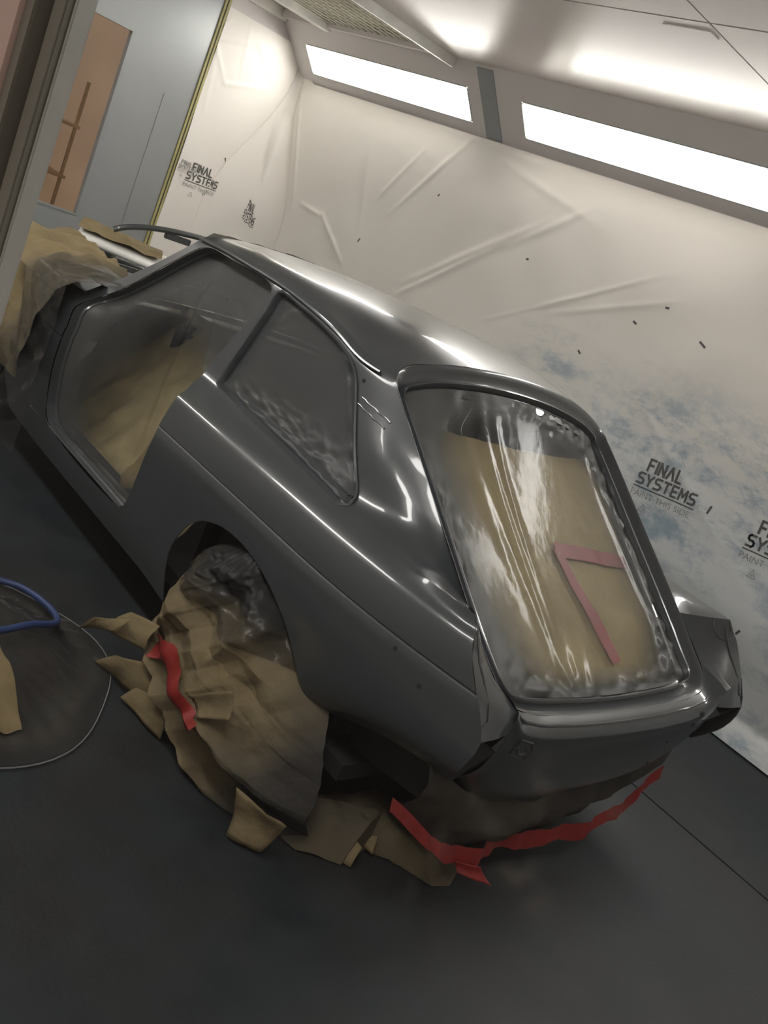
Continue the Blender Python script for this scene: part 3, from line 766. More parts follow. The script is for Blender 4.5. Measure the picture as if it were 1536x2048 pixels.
# number plate step with pressed crease and small holes on the rear panel
tube('pressed_lip', [rpy(-.52+1.04*i/40, .955)+Vector((.002, 0, .002)) for i in range(41)], .004, M['primer'], car, 6)
sq = [(-.505, .80), (-.445, .80), (-.425, .72), (-.44, .60), (-.515, .60)]
tube('pressed_badge_mount', [rpy(y, h) for y, h in sq], .003, M['primer_in'], car, 5, True)
tube('pressed_badge_mount', [rpy(-.47+.022*math.cos(t*.5), .70+.05*math.sin(t*.5)) for t in range(13)], .003, M['primer_in'], car, 5, True)
for (y, h, r) in ((.47, .86, .009), (.465, .70, .006), (.34, .60, .004), (.33, .30, .005)):
    p = rpy(y, h); tube('panel_hole', [p-Vector((.004, 0, 0)), p+Vector((.003, 0, 0))], r, M['dark'], car, 8)
for (x, z) in ((.70, .62), (.60, .66), (-.05, 1.135)):
    y = side_y(x, z); tube('panel_hole', [(x, y+.004, z), (x, y-.002, z)], .006, M['dark'], car, 8)
# soldered roof seam on the C-pillar, both sides
for sgn in (-1, 1):
    for k in range(2):
        path = []
        for i in range(9):
            t = i/8; x = -.02+t*.125+k*.0; z = 1.095-.02*t-k*.020+.0012*math.sin(i*2.1)
            path.append((x, side_y(x, z, sgn, .001), z))
        tube('pillar_seam', path, [.0018+.0008*((i*7) % 3) for i in range(9)], M['primer'], car, 6)
# drip rail along the roof edge, window lips
for sgn in (-1, 1):
    path = []
    for i in range(60):
        t = i/59; x = -1.245+t*1.225
        p = GR[4][0](x); path.append((p.x, (p.y+.006)*sgn, p.z+.004))
    tube('drip_rail', path, .0055, M['primer'], car, 6)
    for nm, ol, gap in (('quarter_window', qd, .0), ('door', dd, .0)):
        if nm == 'quarter_window':
            cx, cz = -.25, 1.02
            r0 = [Vector((x, side_y(x, z, sgn, .003), z)) for x, z in ol]
            def ins(d, dep):
                out = []; m = len(ol)
                for i, (x, z) in enumerate(ol):
                    tx, tz = ol[(i+1) % m][0]-ol[i-1][0], ol[(i+1) % m][1]-ol[i-1][1]; l = math.hypot(tx, tz); nx, nz = -tz/l, tx/l
                    if nx*(cx-x)+nz*(cz-z) < 0: nx, nz = -nx, -nz
                    X, Z = x+nx*d, z+nz*d; out.append(Vector((X, r0[i].y-sgn*dep, Z)))
                return out
            ringmesh('quarter_window_frame', [ins(-.010, -.001), ins(-.006, -.0055), ins(.0, -.004), ins(.004, .006), ins(.006, .022), ins(.026, .026), ins(.028, .04)], M['primer'], car)
# sill tread with ribs inside the door opening
for sgn in (-1, 1):
    V = []; F = []
    prof = [(.795, .332), (.792, .338), (.770, .338), (.768, .345), (.755, .345), (.752, .337), (.705, .334), (.700, .350), (.688, .352), (.684, .330), (.60, .26)]
    cols = []
    for i in range(9):
        x = -1.62+i*.12
        cols.append([Vector((x, y*sgn, z)) for y, z in prof])
    addcols(V, F, cols, sgn < 0); P2(mk('sill_tread', V, F, M['primer'], None, True, 20), car)
# inner door-opening returns (pillars have depth)
for sgn in (-1, 1):
    r0 = [Vector((x, side_y(x, z, sgn, -.008), z)) for x, z in dd]
    def insd(d, dep):
        out = []; m = len(dd)
        for i, (x, z) in enumerate(dd):
            tx, tz = dd[(i+1) % m][0]-dd[i-1][0], dd[(i+1) % m][1]-dd[i-1][1]; l = math.hypot(tx, tz); nx, nz = -tz/l, tx/l
            if nx*(-1.1-x)+nz*(.75-z) < 0: nx, nz = -nx, -nz
            out.append(Vector((x+nx*d, r0[i].y-sgn*dep, z+nz*d)))
        return out
    ringmesh('door_aperture', [insd(.0, .0), insd(.003, .03), insd(.012, .036), insd(.016, .075)], M['primer'], car)

# windscreen pillars, cowl, bonnet, nose
def hoodpt(u, v):
    x = -2.95+1.32*u; e = SR[-1][0](min(x, -1.64)); y = -e.y+2*e.y*v; a = abs(y)/e.y
    return (x, y, e.z+.015*(1-a**2.2)*sstep(-2.95, -2.3, x)+.004)
grid('bonnet', hoodpt, 30, 31, M['primer'], car, 60)
grid('nose_panel', lambda u, v: (-2.95-.03*math.sin(math.pi*v), (-.69+1.38*u)*1.0*(TP(-2.95)*1.0), .31+.40*v), 20, 10, M['primer'], car, 60)
grid('cowl_panel', lambda u, v: (-1.635+.05*v+.10*(1-(2*u-1)**2)*-1, -.69+1.38*u, .845+.015*(1-(2*u-1)**2)*1+.035*v), 20, 5, M['primer'], car, 60)
box('dashboard', (-1.62, -.30, .58), (-1.50, .60, .84), M['wood'], car, .03)
box('floor_pan', (-1.75, -.69, .20), (.55, .69, .25), M['dark'], car)
box('gearbox_tunnel', (-1.65, -.12, .25), (-.3, .12, .40), M['dark'], car, .04)
box('rear_bulkhead', (-.42, -.66, .25), (-.38, .66, .62), M['dark'], car)
box('boot_floor', (-.38, -.52, .45), (.80, .52, .48), M['dark'], car)
for sgn in (-1, 1):
    a, b = sorted((.47*sgn, .66*sgn)); box('inner_wheelhouse', (-.36, a, .25), (.46, b, .66), M['dark'], car, .03)
    a, b = sorted((.50*sgn, .755*sgn))
    box('front_bulkhead_side', (-2.15, a, .25), (-2.08, b, .78), M['dark'], car)
# right side of the cabin: trim card
box('right_trim_panel', (-1.50, .672, .30), (-.40, .69, .80), M['primer_in'], car)
# wheels
for wx in (.07, -2.33):
    for sgn in (-1, 1):
        y0, y1 = .565*sgn, .735*sgn
        V, F = [], []; n = 40
        prof = [(.18, .0), (.255, .01), (.285, .03), (.29, .05), (.29, .12), (.285, .14), (.255, .165), (.18, .17)]
        for i in range(n):
            an = 2*math.pi*i/n
            for r, t in prof: V.append((wx+r*math.cos(an), y0+sgn*t, .29+r*math.sin(an)))
        k = len(prof)
        for i in range(n):
            for j in range(k-1):
                a = i*k+j; b = ((i+1) % n)*k+j; F.append((a, b, b+1, a+1))
        P2(mk('tyre', V, F, M['rubber'], None, True, 40), car)
        V, F = [], []
        prof = [(.18, .0), (.18, .15), (.16, .155), (.10, .12), (.06, .14), (.0, .14)]; k = len(prof)
        for i in range(n):
            an = 2*math.pi*i/n
            for r, t in prof: V.append((wx+r*math.cos(an), y0+sgn*t, .29+r*math.sin(an)))
        for i in range(n):
            for j in range(k-1):
                a = i*k+j; b = ((i+1) % n)*k+j; F.append((a, b, b+1, a+1))
        P2(mk('wheel_rim', V, F, M['steel'], None, True, 40), car)
boxes('rear_axle', [((.03, -.57, .26), (.11, .57, .32))], M['dark'], car)

# ------------------------------------------------------------ masking films and papers on the car
def fillcurve(name, B, nr, disp, mat, veil, parent=None):
    """sheet stretched like a soap film inside closed curve B (harmonic extension of the rim); disp(p, r, i)->Vector"""
    m = len(B); Bn = np.array([tuple(p) for p in B]); c = Bn.mean(axis=0)
    H = np.fft.rfft(Bn, axis=0); nn = np.arange(H.shape[0])[:, None]
    G = np.stack([np.fft.irfft(H*((k+1)/nr)**nn, n=m, axis=0) for k in range(nr)])
    c = Vector(c)
    V = [c+disp(c, 0, 0)]; vl = [veil(c, 0)]
    for k in range(1, nr+1):
        for i in range(m):
            p = Vector(G[k-1, i]); V.append(p+disp(p, k/nr, i)); vl.append(veil(p, k/nr))
    F = [(0, 1+i, 1+(i+1) % m) for i in range(m)]
    for k in range(nr-1):
        for i in range(m):
            a = 1+k*m+i; b = 1+k*m+(i+1) % m; F.append((a, a+m, b+m, b))
    o = mk(name, V, F, mat, None, True, 180, vl)
    if parent: P2(o, parent)
    return o
# --- tailgate opening film
HB = inset(HC, .062, .038)
def hdisp(p, r, i):
    edge = 1-r
    y, x = p.y, p.x
    h = -.028*(1-r**2.2)
    t = max(0, min(1, (x-.02)/.76))
    for y0, y1, wd, a in ((-.215, -.150, .024, .009), (-.150, -.125, .018, .008), (-.315, -.20, .03, .004), (.40, .46, .022, .006)):
        h += a*gau(y-(y0+(y1-y0)*t), wd*(1.15-.4*t))*math.sin(math.pi*min(1, t*.88+.12))**.6
    # crinkled border
    cr = sstep(.78, .97, r)*(1-sstep(.985, 1, r)*.6)
    rough = .25+.75*max(0, noise.noise(Vector((p.x*3.1, p.y*3.1, 4)))*1.8+.25)
    h += cr*rough*.040*pfold(p, 18, 4)
    bl = gau(x-.74, .10)
    h += bl*.007*pfold(p, 7, 8)*(1-sstep(.97, 1, r))
    # gathered pleats at the lower edge
    d = math.hypot((y+.10)*1.0, x-.80)
    an = math.atan2(y+.10, .82-x)
    h += .006*gau(d-.09, .07)*math.sin(an*11)
    return nh*h
def hveil(p, r):
    v = .08+.55*sstep(.74, .98, r)
    v += .55*sstep(-.24, -.44, p.y)+.40*sstep(.16, .02, p.x)+.25*sstep(.69, .78, p.x)
    v += .25*noise.noise(Vector((p.x*4, p.y*4, 1)))*sstep(.4, .8, r)
    return max(.03, min(.93, v))
HB2 = [Vector((p.x, (p.z-(1.15-.70*(p.x-.03))), p.y)) for p in HB]   # swap so that the free height is the middle axis
hdisp_ = lambda p, r, i: (lambda d: Vector((d.x, d.z, d.y)))(hdisp(Vector((p.x, p.z, p.y)), r, i))
hveil_ = lambda p, r: hveil(Vector((p.x, p.z, p.y)), r)
o = fillcurve('masking_film', HB2, 56, hdisp_, M['filmhatch'], hveil_)
for v_ in o.data.vertices: v_.co = Vector((v_.co.x, v_.co.z, v_.co.y+1.15-.70*(v_.co.x-.03)))
o.data.flip_normals()
tag(o, 'clear film with pleats and grey overspray stretched over the tailgate opening', 'plastic film', 'masking films on the car')
# --- kraft paper inside the tailgate opening with red tape
hp = empty('masking_paper', (.45, .06, .75))
tag(hp, 'tan kraft paper with red tape angle inside the tailgate opening', 'masking paper', 'masking papers on the car')
def hpp(u, v, lift=0.0):
    x = .09+.68*v; y = -.45+.95*u
    z = 1.175-.70*(x-.03)
    h = -.064-.012*math.sin(math.pi*u)+.016*pfold((x*.9, y*1.4, 0), 3.2, 2)
    tt = max(0, min(1, (x-.02)/.76))
    for y0, y1, wd, aa in ((-.215, -.150, .030, .022), (-.150, -.125, .022, .018)): h += aa*gau(y-(y0+(y1-y0)*tt), wd)*sstep(.1, .3, x)*sstep(.74, .58, x)
    if y > .2: h -= .02*sstep(.58, .72, x)
    p = Vector((x, y, z))+nh*(h+lift); return p
grid('paper_sheet', hpp, 120, 90, M['kraftpale'], hp, 11)
def strip_on(fn, a, b, wd, n, lift=.004):
    """strip of width wd following surface fn(u,v) between uv points a and b; returns verts, faces"""
    V = []
    for i in range(n+1):
        t = i/n; u = a[0]+(b[0]-a[0])*t; v = a[1]+(b[1]-a[1])*t
        du, dv = b[0]-a[0], b[1]-a[1]; l = math.hypot(du, dv); px, py = -dv/l*wd/2, du/l*wd/2
        for k in (-1, -.33, .33, 1): V.append(fn(u+px*k, v+py*k, lift))
    F = []
    for i in range(n):
        for k in range(3): a_ = i*4+k; F.append((a_, a_+1, a_+5, a_+4))
    return V, F
def huv(x, y): return ((y+.45)/.95, (x-.09)/.68)
def hpl(u, v, lift): return hpp(min(1, max(0, u)), min(1, max(0, v)), lift)
v, f = strip_on(hpl, huv(.395, .075), huv(.42, .475), .062, 26, .010); P2(mk('red_tape', v, f, M['red'], None, True, 60), hp)
v, f = strip_on(hpl, huv(.395, .075), huv(.715, .165), .050, 26, .014); P2(mk('red_tape', v, f, M['red'], None, True, 60), hp)

# --- quarter window films
for sgn in (-1, 1):
    r0 = []
    for i, (x, z) in enumerate(qd):
        r0.append(Vector((x+(-.22-x)*.05, side_y(x, z, sgn, -.017), z+(1.02-z)*.05)))
    nq = Vector((0, sgn, .25)).normalized()
    def qdisp(p, r, i, nq=nq):
        low = sstep(1.0, .87, p.z); cr = sstep(.72, .94, r)*(1-sstep(.975, 1, r))
        k = .10+.9*max(0, noise.noise(Vector((p.x*4.3, p.z*4.3, 9)))*2.0+.1)
        h = cr*k*.014*pfold(p, 20, 6) + low*(1-sstep(.97, 1, r))*.012*crum((p.x*.6+p.z*.3, p.y, p.z*1.5), 26, 3)
        h += -.012*(1-r*r)+.010*noise.noise(Vector((p.x*3, p.z*3, 0)))*(1-r)
        return nq*h
    o = fillcurve('masking_film', r0, 40, qdisp, M['film'], lambda p, r: min(.95, .74+.12*noise.noise(Vector((p.x*3.2, p.z*3.2, 2)))+.1*r))
    tag(o, 'grey film with crinkled lower edge over the rear quarter window %s' % ('beside the paper-wrapped wheel' if sgn < 0 else 'facing the milky wall film'), 'plastic film', 'masking films on the car')
# --- door opening films
for sgn in (-1, 1):
    r0 = [Vector((x+(-1.1-x)*.03, side_y(x, z, sgn, -.050), z+(.8-z)*.03)) for x, z in dd]
    nq = Vector((0, sgn, .2)).normalized()
    def ddisp(p, r, i, nq=nq):
        h = -.03*(1-r*r)+.012*noise.noise(Vector((p.x*2.2, p.z*2.2, 3)))*(1-r)
        h += .020*(1-r)*gau((p.x+1.02)*.9+(p.z-.95)*.35, .03)
        h += sstep(.8, .95, r)*(1-sstep(.98, 1, r))*.014*crum(p, 12, 2)*max(0, noise.noise(Vector((p.x*4, p.z*4, 9)))*2)
        return nq*h
    def dveil(p, r):
        v = .10+.55*sstep(.84, 1.10, p.z)+.45*sstep(.74, .97, r)+.35*sstep(-1.12, -1.45, p.x)+.10*noise.noise(Vector((p.x*3, p.z*3, 5)))
        v -= .06*gau(p.x+.95, .3)*gau(p.z-.65, .3)
        return max(.05, min(.93, v))
    o = fillcurve('masking_film', r0, 40, ddisp, M['filmdoor'], dveil)
    tag(o, 'hazy film closing the door opening %s' % ('above the ribbed sill' if sgn < 0 else 'on the side facing the milky wall film'), 'plastic film', 'masking films on the car')
# --- windscreen film
def wsf(u, v):
    y = (-.60+1.2*u)*(1-.14*v); x = -1.60+.39*v-.06*(1-(2*u-1)**2); z = .885+.385*v+.02*(1-(2*u-1)**2)
    return Vector((x, y, z))+Vector((-.6, 0, .6))*.015*crum((x, y, z), 8, 1)
o = grid('masking_film', wsf, 40, 24, M['filmdoor'], None, 180, veilfn=lambda u, v, p: .72)
tag(o, 'grey film laid over the windscreen opening between the front pillars', 'plastic film', 'masking films on the car')
# --- paper inside the cabin
cp = empty('masking_paper', (-1.0, 0, .26)); tag(cp, 'crumpled tan kraft paper lining the cabin seen through the door film', 'masking paper', 'masking papers on the car')
def cab(u, v):
    x = -2.02+1.41*u; y = -.63+.36*v+.06*u*v+.05*(1-u); z = .272+.66*v-.06*(1-u)*v
    q = Vector((x, y, z)); n = Vector((0, -.85, .45))
    return q+n*(.040*pfold(q, 3.6, 12)+.03*crum(q, 4.0, 3)-.01)
grid('paper_sheet', cab, 120, 80, M['kraftpale'], cp, 11, veilfn=lambda u, v, p: max(0, min(.9, .75*sstep(.62, 1.0, v+.22*(.6-u))+.5*sstep(.15, 0, u))))
# twisted paper hanging in the middle of the opening, tied in bulges
def bulge(name, pts, rad, mat, par, seed):
    V, F = [], []; n = 18; pp = crspline(pts, [6]*(len(pts)-1)); rr = [r.x for r in crspline([(r, 0, 0) for r in rad], [6]*(len(rad)-1))]
    for i, p in enumerate(pp):
        for k in range(n):
            an = 2*math.pi*k/n; d = Vector((math.cos(an), math.sin(an)*.6, .0))
            V.append(p+d*rr[i]*(1+.35*crum(p+d*.1, 9, seed)))
    F = gridfaces(n, len(pp), True)
    return P2(mk(name, V, F, mat, None, True, 40), par)
hg = empty('masking_paper', (-.98, -.36, .28)); tag(hg, 'bunched kraft paper tied in round knots standing behind the door film', 'masking paper', 'masking papers on the car')
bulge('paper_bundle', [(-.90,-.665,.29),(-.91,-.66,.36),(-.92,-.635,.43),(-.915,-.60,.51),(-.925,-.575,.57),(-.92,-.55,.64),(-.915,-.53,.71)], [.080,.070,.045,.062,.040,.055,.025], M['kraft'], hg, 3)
def vst(u, v):
    a = (u-.5); return Vector((-.90+a*(.05+.36*v), -.52+.03*math.sin(u*9)+.05*v, .69+.34*v))+Vector((0, .02, 0))*crum((u*1.2, v, 0), 5, 2)
grid('film_gather', vst, 30, 24, M['filmdoor'], hg, 180, veilfn=lambda u, v, p: .45)

# --- rear wheel wrap
XLz = [0, .1, .2, .3, .4, .5, .58, .62]; XL = [-.08, -.24, -.295, -.30, -.285, -.225, -.10, -.02]
XRr = [.56, .585, .565, .515, .425, .29, .12, .02]; YO = [.895, .915, .93, .925, .895, .84, .765, .72]
def wrap(u, v, lift=0.0, seed=1, amp=.085):
    z = .004+.616*v; a, b = herm(XLz, XL, z), herm(XLz, XRr, z); yo = herm(XLz, YO, z)
    s = 2*u-1; e = abs(s)**3
    x = a+(b-a)*u; y = -(yo-.17*e)
    q = Vector((x, y, z)); c = .55*crum((x*1.0+z*.35, y*.6, z*1.05-x*.25), 3.6, seed)+.95*pfold((x, y*.5, z), 4.2, seed+3)
    fold = .075*tri((x*.30+z*.95)*7.5+.22*math.sin(z*9+x*5))*sstep(.36, .16, z)+.03*tri((x*.8-z*.6)*4.0)*sstep(.2, .36, z)
    k = (1-.55*e)*sstep(0, .06, v+.03)
    return q+Vector((0, -1, 0))*(amp*c+fold*.8+.01+lift)*k+Vector((.02*c*(1-e), 0, 0))
ww = empty('masking_paper', (.12, -.85, 0)); tag(ww, 'crumpled tan kraft paper wrapped round the rear wheel with one red tape strip', 'masking paper', 'masking papers on the car')
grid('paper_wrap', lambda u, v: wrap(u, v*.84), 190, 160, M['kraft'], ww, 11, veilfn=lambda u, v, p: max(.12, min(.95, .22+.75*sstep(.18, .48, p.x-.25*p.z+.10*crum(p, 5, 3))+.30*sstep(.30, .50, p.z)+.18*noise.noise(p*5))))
def wuv(x, z):
    a, b = herm(XLz, XL, z), herm(XLz, XRr, z); return ((x-a)/(b-a), (z-.004)/.616)
def tapepath(pts, wd, fn, lift, n=10):
    P = crspline([(x, 0, z) for x, z in pts], [n]*(len(pts)-1)); V = []
    for i, p in enumerate(P):
        q = P[min(i+1, len(P)-1)]-P[max(i-1, 0)]; l = q.length; nx, nz = -q.z/l, q.x/l
        w_ = wd*(1 if i < len(P)-4 else .8)
        for k in (-1, -.3, .3, 1): V.append(fn(*wuv(p.x+nx*w_/2*k, p.z+nz*w_/2*k), lift))
    F = []
    for i in range(len(P)-1):
        for k in range(3): a = i*4+k; F.append((a, a+1, a+5, a+4))
    return V, F
v, f = tapepath([(-.10, .20), (-.02, .228), (.07, .250), (.13, .228), (.20, .203), (.275, .180)], .072, wrap, .024)
P2(mk('red_tape', v, f, M['red'], None, True, 60), ww)
def flap(name, pts, par, mat, bend, seed, n=10):
    """small folded corner of paper: bilinear quad with a bend"""
    p = [Vector(q) for q in pts]
    nn = (p[1]-p[0]).cross(p[3]-p[0]).normalized()
    def fn(u, v):
        q = p[0].lerp(p[1], u).lerp(p[3].lerp(p[2], u), v)
        return q+nn*(bend*(math.sin(math.pi*v)*.6+u*u*.5)+.03*crum(q, 9, seed))
    return grid(name, fn, n, n, mat, par, 30, thick=.0008, veilfn=lambda u, v, q: .18+.2*noise.noise(q*6))
for i, (pts, bd) in enumerate([
    ([(-.377,-1.0,.075),(-.211,-.975,.175),(-.205,-.94,.225),(-.326,-1.0,.146)], .012),
    ([(-.305,-.96,.115),(-.105,-.93,.170),(-.115,-.90,.25),(-.250,-.93,.215)], .02),
    ([(-.285,-.97,.012),(-.03,-.915,.030),(-.06,-.90,.15),(-.22,-.95,.080)], .012),
    ([(-.10,-.965,.010),(.10,-.925,.006),(.08,-.90,.10),(-.08,-.94,.060)], .01),
    ([(.45,-.925,.13),(.61,-.875,.13),(.575,-.885,.014),(.49,-.93,.006)], .015),
    ([(.20,-.985,.24),(.31,-.955,.335),(.36,-.97,.28),(.27,-.99,.22)], .02)]):
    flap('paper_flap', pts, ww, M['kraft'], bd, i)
# film over the top of the wrap
def wfilm(u, v):
    vv = .66+.34*v; return wrap(u, vv, .010+.020*pfold((u*.6, v*.1, v*.5), 9, 5), 1, .085)
o = grid('masking_film', wfilm, 110, 60, M['filmdark'], None, 180, veilfn=lambda u, v, p: max(.08, min(.9, .10+.6*sstep(.10, .55, v)+.3*noise.noise(p*6))))
tag(o, 'grey film tucked into the wheel arch over the wheel wrapping paper', 'plastic film', 'masking films on the car')
# --- paper under the rear panel, taped in red
vp = empty('masking_paper', (.75, 0, 0)); tag(vp, 'dark shaded kraft paper skirt hanging under the rear panel with red taped edge', 'masking paper', 'masking papers on the car')
def skz(y):          # lower edge height along y
    return herm([-.84, -.72, -.60, -.42, -.25, -.05, .15, .30, .45, .60], [.375, .30, .215, .125, .10, .085, .09, .115, .19, .32], y)
def skirt(u, v, lift=0):
    y = -.70+1.28*u; zt = .275+.10*(abs(y)/.55)**3; zb = skz(y); x = .79-.03*v+.03*math.sin(math.pi*v)
    q = Vector((x, y, zt+(zb-zt)*v)); return q+Vector((1, 0, 0))*(.06*crum(q, 5, 21)+lift)
grid('paper_sheet', skirt, 80, 24, M['kraft'], vp, 28, veilfn=lambda u, v, p: .90+.10*noise.noise(p*4))  # veil holds overspray and the shade under the panel, both in the colour
def rt_(u, v):
    y = -.80+1.36*u; zb = skz(y); wd = (.030+.014*math.sin(u*19)**2)*(.45+.55*sstep(.1, .35, u))
    q = Vector((.785+.02*math.sin(u*9), y, zb+.012-wd*v+.02*(1-v)))
    return q+Vector((1, 0, 0))*(.02+.05*crum((q.x, q.y, zb), 6, 22)+.01*v)
grid('red_tape', rt_, 90, 5, M['red'], vp, 40)
flap('tape_tail', [(.83,-.41,.115),(.86,-.33,.105),(.885,-.27,.045),(.845,-.40,.085)], vp, M['red'], .01, 3, 8)
fp = empty('masking_paper', (.66, -.5, 0)); tag(fp, 'loose kraft paper lying on the floor under the rear corner', 'masking paper', 'masking papers on the car')
OUT = [(.40,-.80),(.58,-.76),(.66,-.655),(.645,-.60),(.63,-.54),(.71,-.47),(.80,-.42),(.815,-.36),(.77,-.27),(.60,-.22),(.42,-.35)]
OB = [Vector((x, y, .004)) for x, y in OUT]; OBs = []
for i in range(len(OB)):
    for k in range(6): OBs.append(OB[i].lerp(OB[(i+1) % len(OB)], k/6))
V = []; m = len(OBs); cc = Vector((.60, -.50, .10))
F = []
V.append(cc)
for k in range(1, 15):
    for q in OBs:
        p = cc.lerp(q, k/14); p.z = max(.004, .10*(1-(k/14)**2)+.06*crum(p, 6, 31)*(1-(k/14)**4)+.03*abs(crum(p, 8, 2))); V.append(p)
F = [(0, 1+i, 1+(i+1) % m) for i in range(m)]
for k in range(13):
    for i in range(m): a = 1+k*m+i; b = 1+k*m+(i+1) % m; F.append((a, a+m, b+m, b))
P2(mk('paper_sheet', V, F, M['kraft'], None, True, 26, [.62+.3*noise.noise(Vector(p)*5) for p in V]), fp)  # overspray and shade near the floor, both mixed into the paper colour
for i, pts in enumerate(([(.62,-.67,.01),(.68,-.64,.012),(.66,-.60,.05),(.62,-.61,.06)], [(.60,-.56,.02),(.66,-.54,.012),(.63,-.51,.05),(.60,-.53,.05)])): flap('paper_flap', pts, fp, M['kraft'], .01, 50+i, 6)

# --- bonnet paper and front films
bp_ = empty('masking_paper', (-2.3, -.3, .8)); tag(bp_, 'pale tan kraft paper draped over the bonnet and front wing', 'masking paper', 'masking papers on the car')
def bon(u, v):
    x = -2.72+1.12*u+.10*(v-.5)
    s = v*(.98-.18*u)     # path: up the wing side, over the crest, across the bonnet
    if s < .45: y, z = -.86+.03*s, .42+s*.90
    elif s < .60: t = (s-.45)/.15; y, z = -.847+.13*t, .825+.075*math.sin(t*math.pi/2)
    else: t = (s-.60)/.95; y, z = -.717+.95*t, .90+.035*math.sin(t*1.8)
    q = Vector((x, y, z-.05*sstep(-2.2, -2.8, x))); n = Vector((0, -1, .35)) if s < .5 else Vector((0, -.2, 1))
    return q+n*(.05*pfold(q, 3.4, 41)+.03*crum(q, 4, 2)+.012)
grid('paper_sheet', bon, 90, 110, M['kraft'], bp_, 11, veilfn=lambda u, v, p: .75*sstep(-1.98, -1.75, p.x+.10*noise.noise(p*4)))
def ff(u, v):
    x = -1.78+.31*u; s = v*1.05
    if s < .72: y, z = -.835+.015*s, .16+s*1.0
    else: t = (s-.72)/.33; y, z = -.824+.28*t, .88+.045*math.sin(t*1.5)
    q = Vector((x, y, z)); n = Vector((0, -1, .25)); return q+n*(.02*pfold(q, 5, 43)+.012*pfold(q, 17, 4)*sstep(.6, .85, v)+.045)
o = grid('masking_film', ff, 50, 90, M['filmdust'], None, 180, veilfn=lambda u, v, p: max(.03, min(.5, .12+.25*noise.noise(p*3.5))))
tag(o, 'glinting crinkled film hanging from the windscreen corner down the front wing', 'plastic film', 'masking films on the car')

# ------------------------------------------------------------ things around the car
# plastic sheeted heap beside the car
dr = empty('sheeted_bundle', (-.36, -1.42, 0)); tag(dr, 'low round bundle under clear dusty plastic sheet on the floor, brown paper inside', 'plastic sheet')
def dome(u, v, k=1.0, zoff=0.0):
    an = 2*math.pi*u; r = .50*v*k*(1+.03*math.sin(an*5))
    z = .075*(1-sstep(.45, .93, v))+.006
    q = Vector((-.36+r*math.cos(an), -1.42+r*math.sin(an)*.98, z))
    w_ = sstep(.15, .6, v)*(1-sstep(.93, 1, v))
    return q+Vector((0, 0, 1))*(w_*.03*crum(q, 7, 61)+.010*w_*math.sin(an*34)*gau(v-.8, .12)+zoff)
def domem(name, k, zo, mat, nu=150, nv=34, vf=None, v1=1.0):
    V = []; vl = []
    for j in range(nv):
        for i in range(nu):
            p = dome(i/nu, .02+.98*v1*j/(nv-1), k, zo); V.append(p); vl.append(vf(i/nu, j/(nv-1), p) if vf else .3)
    return P2(mk(name, V, gridfaces(nu, nv, True), mat, None, True, 180, vl), dr)
domem('dark_cushion', .80, -.012, M['dark'])
domem('plastic_sheet', 1.0, .004, M['filmdust'], vf=lambda u, v, p: max(.06, min(.6, .20+.22*noise.noise(p*5)+.30*gau(v-.84, .07)-.1*sstep(.9, 1, v))))
rim = [(-.36+.505*math.cos(2*math.pi*i/80)*(1+.03*math.sin(2*math.pi*i/80*5)), -1.42+.495*math.sin(2*math.pi*i/80)*(1+.03*math.sin(2*math.pi*i/80*5)), .006) for i in range(80)]
tube('sheet_hem', rim, .0022, M['greyplastic'], dr, 5, True)
def pat(u, v):
    x = -.36+.40*u; y = -1.52+(.24-.10*u)*v+.05*u; d = math.hypot(x+.36, (y+1.42)/.98)/.5; an = math.atan2((y+1.42)/.98, x+.36)/(2*math.pi)
    return dome(an % 1.0, min(d, .99), 1.0, .012)
grid('brown_paper', pat, 24, 24, M['kraft'], dr, 30)
hs = []
for p in ((-.95,-1.75),(-.80,-1.35),(-.715,-1.15),(-.675,-1.08),(-.605,-1.042),(-.53,-1.028),(-.455,-1.040),(-.385,-1.090),(-.335,-1.185),(-.305,-1.28),(-.30,-1.50),(-.5,-1.75),(-.9,-2.0)):
    d = math.hypot(p[0]+.36, p[1]+1.42)/.5
    hs.append((p[0], p[1], .018+(.075*(1-sstep(.45, .93, d))+.02 if d < 1 else 0)))
tag(tube('air_hose', crspline(hs, [9]*(len(hs)-1)), .011, M['blue'], None, 10), 'blue rubber air hose looped over the plastic sheeted bundle', 'hose')

# trestle with spare panels between car front and the grey doors
ts = empty('trestle', (-3.62, .42, 0)); tag(ts, 'grey metal trestle standing between the car front and the grey doors', 'stand')
for y in (-.05, .95):
    for x in (-3.90, -3.34): tube('leg', [(x, y, .003), (-3.62+(x+3.62)*.4, y, .66)], .014, M['galv'], ts, 8)
for x in (-3.73, -3.51): tube('rail', [(x, -.10, .665), (x, 1.0, .665)], .015, M['galv'], ts, 8)
pn = empty('spare_panel', (-3.62, .30, .68)); tag(pn, 'white edged loose body panel lying on the trestle under brown paper', 'car panel')
def spp(u, v, dz=0.0):
    a = Vector((-3.48, .02, .752)).lerp(Vector((-3.24, .50, .735)), v); b = a+Vector((-.42, .22, .03)); q = a.lerp(b, u)
    q.z += dz+.018*math.sin(math.pi*u); return q
grid('panel_skin', lambda u, v: spp(u, v), 14, 20, M['white'], pn, 60, thick=.030)
grid('brown_paper', lambda u, v: spp(.16+.8*u, -.02+.95*v, .050+.03*abs(pfold((u*.5, 0, v*.6), 4, 5))), 34, 44, M['kraft'], pn, 28)
tube('support_block', [(-3.60, .30, .682), (-3.60, .30, .735)], .05, M['galv'], pn, 10)
bu = empty('curved_bumper', (-3.75, .75, .69)); tag(bu, 'dark grey curved bumper bar with bracket propped above the trestle', 'car part')
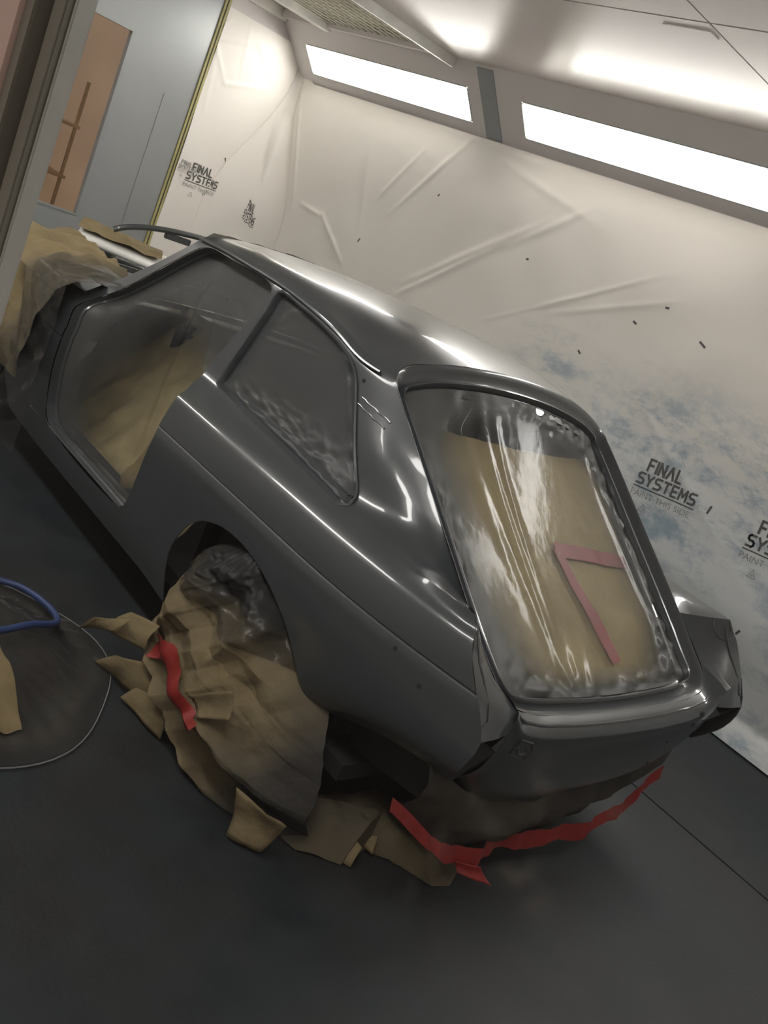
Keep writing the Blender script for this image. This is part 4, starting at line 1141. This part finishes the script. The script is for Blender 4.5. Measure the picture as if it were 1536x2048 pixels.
bpth = crspline([(-3.55,.262,.865),(-3.53,.30,.895),(-3.50,.40,.938),(-3.48,.53,.970),(-3.46,.68,.992),(-3.44,.88,1.005),(-3.44,1.05,.98)], [6]*6)
tube('bumper_bar', bpth, .020, M['primer_in'], bu, 8, False, .9)
box('bracket', (-3.50, .56, .925), (-3.47, .74, .965), M['primer_in'], bu, .004)
for p in ((-3.45, .80, 1.0), (-3.44, .98, .99)): tube('support_rod', [p, (-3.505, p[1], .683)], .008, M['galv'], bu, 6)

# workshop things seen through the door glass
def carton(loc, sz, label, mat):
    x, y, z = loc; a, b, c = sz; e = empty('carton', loc)
    box('carton_body', (x-a/2, y-b/2, z), (x+a/2, y+b/2, z+c), mat, e, .005)
    box('tape_strip', (x-a/2-.001, y-.02, z+c-.10), (x+a/2+.001, y+.02, z+c+.001), M['tapey'], e)
    return tag(e, label, 'box')
rk = empty('storage_rack', (-6.4, .5, 0)); tag(rk, 'grey metal shelf rack behind the glass of the grey door', 'shelf')
for y in (-.25, .95):
    for x in (-6.65, -6.15): box('upright', (x-.012, y-.012, .002), (x+.012, y+.012, 1.60), M['brownbox'], rk)
for z in (.35, .80, 1.22): box('shelf_board', (-6.68, -.28, z), (-6.12, .98, z+.025), M['brownbox'], rk)
carton((-6.4, .12, 1.246), (.34, .42, .26), 'tan carton on the top board of the rack behind glass', M['brownbox'])
carton((-6.4, .60, .826), (.34, .34, .22), 'tan carton on the middle board of the rack behind glass', M['brownbox'])
bk = empty('storage_bin', (-6.4, .12, .826)); tag(bk, 'dark grey plastic bin on the middle board of the rack', 'bin')
V = [(-6.4+sx*a, .12+sy*b, z) for z, a, b in ((.827,.17,.20),(1.09,.20,.23)) for sx, sy in ((-1,-1),(1,-1),(1,1),(-1,1))]
P2(mk('bin_body', V, [(3,2,1,0),(0,1,5,4),(1,2,6,5),(2,3,7,6),(3,0,4,7)], M['greyplastic'], None, False), bk)
tube('bin_rim', V[4:], .012, M['greyplastic'], bk, 6, True)
